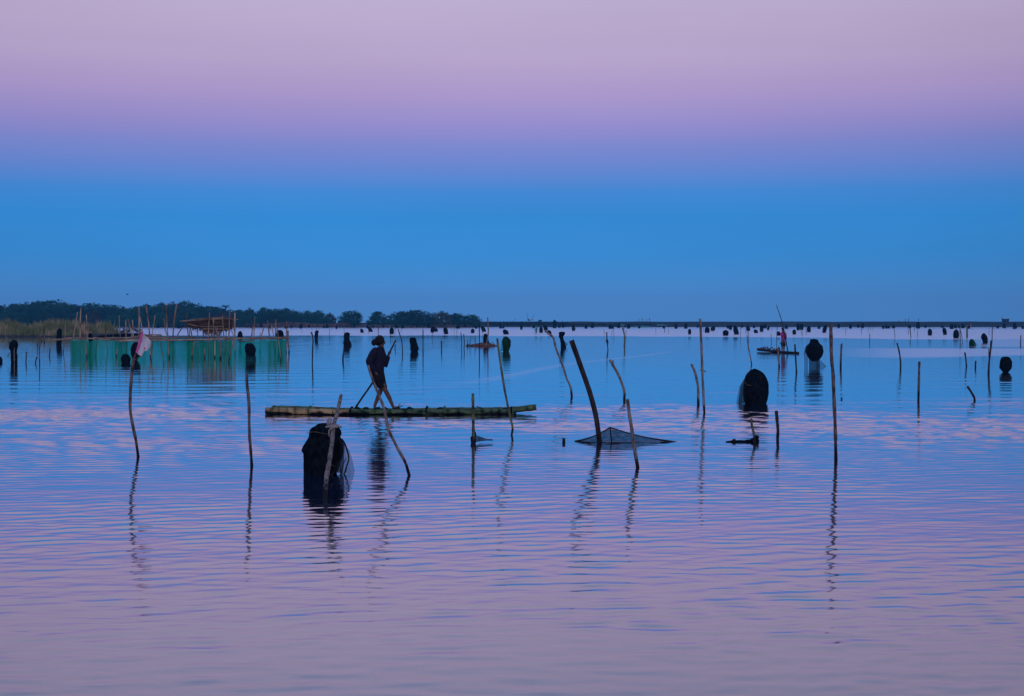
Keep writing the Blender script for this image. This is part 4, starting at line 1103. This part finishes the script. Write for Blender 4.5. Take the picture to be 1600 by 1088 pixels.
for px0, px1, m_, dd in ((110, 152, 'net_teal2', dF), (152, 180, 'net_teal', dF), (180, 200, 'net_teal2', dF + .2), (200, 262, 'net_teal', dF), (262, 272, 'net_teal2', dF + .1), (272, 292, 'net_teal', dF), (292, 362, 'net_teal2', dF),
                     (362, 398, 'net_teal', dF), (398, 418, 'net_teal', dF + .1), (418, 447, 'net_teal2', dF), (112, 200, 'net_teal', dBk), (200, 330, 'net_teal', dBk), (330, 446, 'net_teal', dBk)):
    mb = MB(); vs, fs = [], []; n = max(4, int((px1 - px0) / 3))
    for i in range(n + 1):
        px = px0 + (px1 - px0) * i / n
        for j in range(6):
            s = j / 5; p = at(px, 532, dd); z = 0.93 * (1 - s) - 0.12 * s
            vs.append((p.x, dd + .08 * math.sin(px * .9 + s * 1.5) + .05 * mnoise.noise(Vector((px * .3, s, 0))) - 0.05 * s, z - (.10 * abs(math.sin(px * .17 + px0)) + .05 * mnoise.noise(Vector((px * .2, 3, 0)))) * (1 - s)))
    for i in range(n):
        for j in range(5):
            k = i * 6 + j; fs.append((k, k + 1, k + 7, k + 6))
    mb.add(vs, fs); mb.build('net_panel', M[m_], fp)
POSTS = [  # measured top .. foot
 [(102, 508), (101.5, 525), (100, 540), (98.5, 552)], [(131.5, 508), (133, 530), (135, 552), (136, 560)], [(152.5, 530), (150.5, 545), (149, 557)], [(165.5, 506), (165, 515), (165.5, 530), (168.5, 551)],
 [(177, 509), (177, 525), (175, 551)], [(186, 493), (186.5, 505), (187.5, 522), (190, 545)], [(196.5, 500), (197, 530)], [(200, 499), (204, 515), (207, 531), (208, 548)], [(207, 500), (208.5, 530)],
 [(217, 480.5), (217.5, 500), (217, 530)], [(219, 495), (222, 515), (224, 530)], [(228, 477), (231, 495), (233, 515), (234.5, 535)], [(242.5, 493), (240, 508), (237, 528)], [(235, 531), (235, 560)], [(239, 530), (237.5, 548), (237, 566)],
 [(256.5, 497), (258, 515), (263, 531)], [(261, 473.5), (260, 490), (261, 512), (263, 530), (263, 545), (265, 560)], [(276, 476), (273, 495), (271, 515), (270, 531)], [(285, 512), (276, 528)], [(251, 535), (252.5, 549), (255.5, 560), (256, 570)],
 [(378, 560), (377, 552)], [(393, 516), (398, 497), (397, 515), (397, 540)], [(395, 510), (393, 530)], [(412, 512), (407.5, 530), (406.5, 547)], [(418, 501), (420, 518), (422, 540), (421.5, 552)], [(424.5, 509), (428, 530)], [(431, 499), (430.5, 530)], [(433, 512), (437, 545), (439, 566)],
 [(447.5, 502), (447.5, 530)], [(127, 480), (125.5, 500)], [(121, 488), (118, 508), (115, 526)], [(135, 492), (136, 526)], [(304, 533), (300.5, 552), (300, 560)], [(342, 532), (352, 547)], [(320, 545), (319.5, 560)], [(364, 532), (362, 545), (357, 566)], [(336, 532), (335.5, 560)], [(183, 545), (182, 558)],
 [(380, 533), (382, 541), (376, 530)], [(406.5, 520), (406, 547)]]
for pts in POSTS:
    if len(pts) == 4 and pts[1][1] < pts[0][1]: pts = pts[1:]
    if len(pts) == 3 and pts[2][1] < pts[1][1]: pts = pts[:2]
    yb = pts[-1][1]; back = yb < 540
    dd = dBk + random.uniform(0.1, 1.0) if back else max(dist(max(yb, 550)), 60)
    P = [at(x, y, dd) for x, y in pts]
    u = (P[-1] - P[-2]).normalized(); P.append(Vector((P[-1].x + u.x * .3, dd, -0.3)))
    r = random.uniform(1.5, 2.2) * dd / FOC / 2
    mb = MB(); mb.tube(P, [r * .8] + [r] * (len(P) - 1), 6, .12, 3); mb.build('post', M['pen_wood'], fp)
# bamboo lying on the pen
for k, pts in enumerate(([(196, 529), (225, 527), (250, 529.5)], [(186, 530), (215, 528), (245, 528.5)], [(203, 527.5), (230, 524), (252, 523)], [(212, 526), (235, 525.5), (262, 530)], [(222, 524.2), (240, 523.2), (253, 524.5)], [(190, 528.8), (232, 526.2), (256, 527.3)])):
    P = [at(x, y, dF + .5 + .18 * k) for x, y in pts]
    tag(MB().tube(P, .035, 7, .05, 3, .1, .5).build('bamboo_pole', M['bamboo_tan'] if k % 2 else M['pen_wood'], loc=P[0]), 'loose bamboo pole heaped on the rails of the pen beside the flag', 'pole', 'loose bamboo on the pen')

# thatched shelter inside the pen
dS = 83.0
sh = empty('shelter', (pen(328, d=dS).x, dS, 0), 'open shelter on stilts with a sagging thatched roof in the pen', 'shelter')
mb = MB()
front = [(293, 501.5), (300, 500.3), (312, 499), (325, 498), (338, 497), (350, 497.2), (360, 498.5)]
low = [(299, 507), (306, 509), (313, 511), (325, 511.5), (340, 512.5), (350, 512.5), (359, 509)]
vs, fs = [], []
for (a, b) in zip(front, low):
    A = at(*a, dS - .2); B = at(*b, dS - .5); C_ = at(a[0] + 1, a[1] + .5, dS + 2.6); 
    for q in (C_, A + Vector((0, .9, .08)), A, A.lerp(B, .35), A.lerp(B, .7) + Vector((0, .05, 0)), B, B + Vector((0, .1, .02)), A + Vector((0, .12, -.08))):
        vs.append(q + Vector((random.uniform(-.03, .03), random.uniform(-.03, .03), random.uniform(-.03, .03))))
m = 8
for i in range(len(front) - 1):
    for j in range(m): fs.append((i * m + j, (i + 1) * m + j, (i + 1) * m + (j + 1) % m, i * m + (j + 1) % m))
mb.add(vs, fs); roof = mb.build('roof', M['thatch'], sh, smooth=False)
mb = MB()
for k in range(420):
    t = random.random(); x = 293 + 68 * t; y0 = np.interp(x, [p[0] for p in front], [p[1] for p in front]); y1 = np.interp(x, [p[0] for p in low], [p[1] for p in low])
    y = y0 + (y1 - y0) * random.random(); a = at(x, y, dS - .45 + random.uniform(-.08, .12)); L = random.uniform(.15, .45)
    mb.add([a, a + Vector((.03, 0, 0)), a + Vector((random.uniform(-.25, .25), -.04, -L * .5 - .01)), a + Vector((random.uniform(-.25, .25) - .02, -.04, -L * .5))], [(0, 1, 2, 3)])
o = mb.build('thatch_straw', M['thatch'], roof, smooth=False); o['kind'] = 'stuff'
mb = MB()
for k in range(330):
    x = random.triangular(300, 366, 332); y = random.uniform(510, 513.5); L = random.uniform(2, 14 if 317 < x < 345 else 7)
    a, b = at(x, y, dS - .3 + random.uniform(-.3, .6)), at(x + random.uniform(-1.2, 1.2), y + L, dS - .3)
    mb.add([a, a + Vector((.03, 0, 0)), b + Vector((.02, 0, 0)), b], [(0, 1, 2, 3)])
o = mb.build('thatch_fringe', M['thatch_pale'], sh, smooth=False); o['kind'] = 'stuff'
for pts, w in (([(281, 502.3), (310, 500.5), (345, 498.5), (372, 499.5)], 1.7), ([(294, 507), (312, 510), (330, 510.8), (350, 510.5)], 1.2), ([(316, 514.5), (335, 514.3), (360, 514.5)], 1.2), ([(296, 500), (320, 497.6), (350, 496.6)], 1.1)):
    MB().tube([at(x, y, dS - .62) for x, y in pts], w * dS / FOC / 2, 6, .1, 3).build('beam', M['pen_wood'], sh)
for pts, w, off in (([(292, 490), (292.5, 510), (294.5, 529)], 2.0, 0), ([(297, 502), (298, 515), (300, 529)], 1.8, .8), ([(309, 503), (309, 529)], 1.4, 1.5), ([(327.5, 489), (326.5, 505), (325.5, 530)], 1.8, -.66), ([(333.5, 497), (333.8, 515), (334.5, 532)], 2.2, -.66),
                    ([(347.5, 493), (348.5, 512), (350, 530)], 1.7, -.66), ([(330, 507), (330, 529)], 1.6, .3), ([(359.5, 484), (358.5, 500), (358, 520), (357, 530)], 2.2, -.66), ([(367, 489), (366.8, 505), (367, 525), (367.5, 545), (368, 568)], 2.4, -1.2), ([(366, 504), (361, 516), (366, 527)], 1.5, .2), ([(318, 515), (318.5, 529)], 1.2, .6), ([(343, 515), (343.3, 529)], 1.2, .9), ([(354, 512), (353, 529)], 1.2, .9), ([(296, 515), (296, 529)], 1.6, 1.6)):
    P = [at(x, y, dS + off) for x, y in pts]; P.append(Vector((P[-1].x, P[-1].y, -.3)))
    MB().tube(P, w * dS / FOC / 2, 6, .12, 2).build('post', M['pen_wood'], sh)
d = dist(561)
stake('pale forked stake bent in front of the thatched shelter', [(336.5, 512), (339, 520), (341.5, 528), (344, 537), (345, 548), (344.5, 561)], 2.8, 'wood_pale', twigs=(((338.5, 518), (340, 512), 1.6),))
shore_rail = MB()
for x0 in (372, 378, 384): shore_rail.tube([at(x0, 508, 498), at(x0, 511.5, 498)], .1, 5)
shore_rail.tube([at(366, 507, 498), at(392, 507.4, 498)], .12, 5)
tag(shore_rail.build('landing_rail', M['far_wood'], loc=at(378, 511, 498)), 'low timber landing rail on the far shore past the thatched roof', 'rail')

# ------------------------------------------------------------------ on the embankment
def ground_figure(px, ytop, ybase, shirt, label, bend=0.0):
    d = 561.0; b = at(px, ybase, d); t = at(px, ytop, d); H = t.z - b.z
    root = empty('person', b, label, 'person', 'people on the embankment')
    s = H / 1.65
    def Q(x, z, y=0.0): return b + Vector((x * s, y * s, z * s))
    bx = bend
    V = [Q(0, .85), Q(bx * .3, 1.1), Q(bx * .7, 1.35), Q(bx * .85, 1.45), Q(bx, 1.55), Q(bx * .6, 1.33, -.17), Q(bx + .05, 1.05, -.22), Q(bx + .15, .85, -.2), Q(bx * .6, 1.33, .17), Q(bx + .02, 1.05, .22), Q(bx + .1, .85, .2), Q(.05, .45, -.1), Q(-.02, .05, -.1), Q(.02, .45, .1), Q(.08, .05, .1)]
    E_ = [(0, 1), (1, 2), (2, 3), (3, 4), (2, 5), (5, 6), (6, 7), (2, 8), (8, 9), (9, 10), (0, 11), (11, 12), (0, 13), (13, 14)]
    Rd = [x * s for x in (.12, .12, .12, .05, .1, .06, .045, .035, .06, .045, .035, .075, .05, .075, .05)]
    grow('body', V, E_, Rd, M['skin'], root, b, 1)
    grow('shirt', [Q(0, .8), Q(bx * .3, 1.1), Q(bx * .7, 1.36), Q(bx * .6, 1.33, -.17), Q(bx + .05, 1.05, -.22), Q(bx * .6, 1.33, .17), Q(bx + .02, 1.05, .22)], [(0, 1), (1, 2), (2, 3), (3, 4), (2, 5), (5, 6)], [x * s for x in (.16, .16, .15, .09, .07, .09, .07)], M[shirt], root, b, 1)
for a in ((805, 497.5, 502.5, 'slate', 'figure in slate clothing alone on the embankment near the last shore tree'),
          (998.5, 497.2, 502.5, 'coral', 'figure in coral standing apart from the group on the embankment'),
          (1004, 496.8, 502.8, 'slate', 'thin figure in slate between the two coral patches on the embankment'),
          (1010, 498, 502.8, 'coral', 'broad figure in coral at the centre of the group on the embankment', .35),
          (1015, 497, 502.8, 'navy', 'figure in navy at the end of the coral group on the embankment'),
          (1404.5, 498.5, 503, 'coral', 'small coral figure by the two slate figures on the embankment'),
          (1414.5, 498, 503, 'slate', 'shorter of two slate figures side by side on the embankment'),
          (1419.5, 497, 503, 'slate', 'taller of two slate figures side by side on the embankment'),
          (1435, 497.5, 503, 'slate', 'lone slate figure on the embankment past the pair')):
    ground_figure(*a)
d = 561.0
def emb(px, py): return at(px, py, d)
hut = empty('hut', emb(1571, 503), 'dark box shaped hut with a slanted top on the embankment', 'hut')
c = emb(1571, 503)
MB().box((c.x, d, c.z + .45), (2.1, 1.8, 1.1)).build('wall', M['slate'], hut, smooth=False)
MB().box((c.x, d, c.z + 1.05), (2.5, 2.2, .14)).build('roof', M['slate'], hut, smooth=False)
MB().tube([emb(1566.2, 503), emb(1566.2, 497)], .16, 6).build('post', M['wood_dark'], hut)
MB().tube([emb(1576, 503), emb(1576.4, 497.8)], .12, 6).build('post', M['wood_dark'], hut)
shed = empty('hut', emb(844, 502.5), 'very low flat dark hut on the embankment past the beached boat', 'hut')
c = emb(844, 502)
MB().box((c.x, d, c.z + .1), (1.3, 1.2, .5)).build('wall', M['slate'], shed, smooth=False)
MB().box((c.x, d, c.z + .39), (1.5, 1.4, .09)).build('roof', M['slate'], shed, smooth=False)
boat = empty('boat', emb(829, 501.5), 'small pale beached boat with two thin poles on the embankment', 'boat')
mb = MB(); c = emb(829, 501); vs, fs = [], []
for i in range(9):
    t = -1 + i / 4; w = .35 * (1 - t * t * .85); z = c.z + .25 * t * t
    for sy, sz in ((-1, .38), (-.6, 0), (.6, 0), (1, .38)): vs.append((c.x + t * 1.2, d + sy * w, z + sz))
for i in range(8):
    for k in range(3): fs.append((4 * i + k, 4 * i + 4 + k, 4 * i + 5 + k, 4 * i + k + 1))
mb.add(vs, fs); mb.build('hull', M['white'], boat)
MB().tube([emb(825.5, 501), emb(823, 489)], .05, 5).build('mast', M['wood_dark'], boat)
MB().tube([emb(831, 501), emb(834.5, 491.5)], .05, 5).build('mast', M['wood_dark'], boat)
MB().box((emb(825.5, 500).x, d - .05, emb(825.5, 500).z), (.5, .4, .8)).build('cabin', M['slate'], boat, smooth=False)
def heap(px0, px1, ytop, ybase, mat, label):
    dd = dist(ybase) if ybase > 509.5 else 548.0
    mb = MB(); n = 9; vs, fs = [], []
    a, b = at(px0, ybase, dd), at(px1, ybase, dd); h = at(px0, ytop, dd).z - max(a.z, -.1)
    for i in range(n):
        t = i / (n - 1); x = a.x + (b.x - a.x) * t; hh = h * (0.45 + .55 * math.sin(math.pi * t) ** .5) * random.uniform(.6, 1.05)
        for k in range(7):
            s = k / 6; vs.append((x, dd + (s - .5) * 2.2 + random.uniform(-.1, .1), max(a.z, -.1) + hh * math.sin(math.pi * s) ** .7))
    for i in range(n - 1):
        for k in range(6): fs.append((i * 7 + k, i * 7 + 7 + k, i * 7 + 8 + k, i * 7 + k + 1))
    mb.add(vs, fs)
    tag(mb.build('net_heap', M[mat], loc=((a.x + b.x) / 2, dd, 0)), label, 'net heap', 'aqua nets drying along the embankment')
heap(900, 928, 507, 510.5, 'net_aqua', 'long aqua net spread at the water foot past the hooded dark net')
heap(964, 978, 506.5, 509.5, 'net_aqua', 'short aqua net heap between the two curved stakes at the bank')
heap(991, 1015, 508.5, 511.8, 'net_aqua', 'aqua net heap in the water below the coral group')
heap(1025, 1042, 506, 509, 'net_aqua', 'pale aqua net strip on the bank past the coral group')
heap(1521, 1540, 506, 510, 'net_aqua', 'aqua net heap on the bank short of the dark box hut')
heap(1538, 1560, 507, 511, 'net_aqua', 'long pale aqua net closest to the dark box hut')
tag(MB().tube([at(838, 510.5, dist(521)), at(838.3, 515, dist(521)), at(838, 521, dist(521))], [.12, .2, .08], 7, .2).build('rag', M['net_aqua'], loc=at(838, 521, dist(521))), 'pale aqua rag hanging on a stick in the far water', 'rag')
tag(MB().tube([at(1516.8, 507.5, 540), at(1517, 511.5, 540)], .28, 7, .2).build('rag', M['coral'], loc=at(1517, 511, 540)), 'small coral rag by the aqua nets under the embankment', 'rag')

# a bird over the wood
p = at(199, 460.5, 300)
bird = empty('bird', p, 'small dark bird flying above the wood', 'bird')
mb = MB(); mb.tube([p + Vector((-.22, 0, 0)), p + Vector((-.08, 0, .02)), p + Vector((.1, 0, .01)), p + Vector((.24, 0, .02)), p + Vector((.3, 0, .0))], [.01, .07, .07, .045, .01], 7); mb.build('body', M['hair'], bird)
for s in (-1, 1):
    mb = MB(); mb.add([p + Vector((-.1, 0, .03)), p + Vector((.12, 0, .03)), p + Vector((.04, s * .35, .18)), p + Vector((-.12, s * .6, .10)), p + Vector((-.16, s * .3, .15))], [(0, 1, 2, 4), (4, 2, 3)]); mb.build('wing', M['hair'], bird)

# ------------------------------------------------------------------ thin blue dusk haze over the lagoon
hz = MB().box((60, 300, 6.0), (1700, 680, 14.0)).build('haze', bpy.data.materials.new('dusk_haze'), loc=(60, 300, 6.0), smooth=False)
hm = hz.data.materials[0]; hm.use_nodes = True
hm.node_tree.nodes.remove(hm.node_tree.nodes['Principled BSDF'])
pv = hm.node_tree.nodes.new('ShaderNodeVolumePrincipled')
pv.inputs['Color'].default_value = (0.10, 0.52, 1.0, 1)
pv.inputs['Density'].default_value = 0.00045
hm.node_tree.links.new(pv.outputs[0], hm.node_tree.nodes['Material Output'].inputs['Volume'])
hz['kind'] = 'stuff'
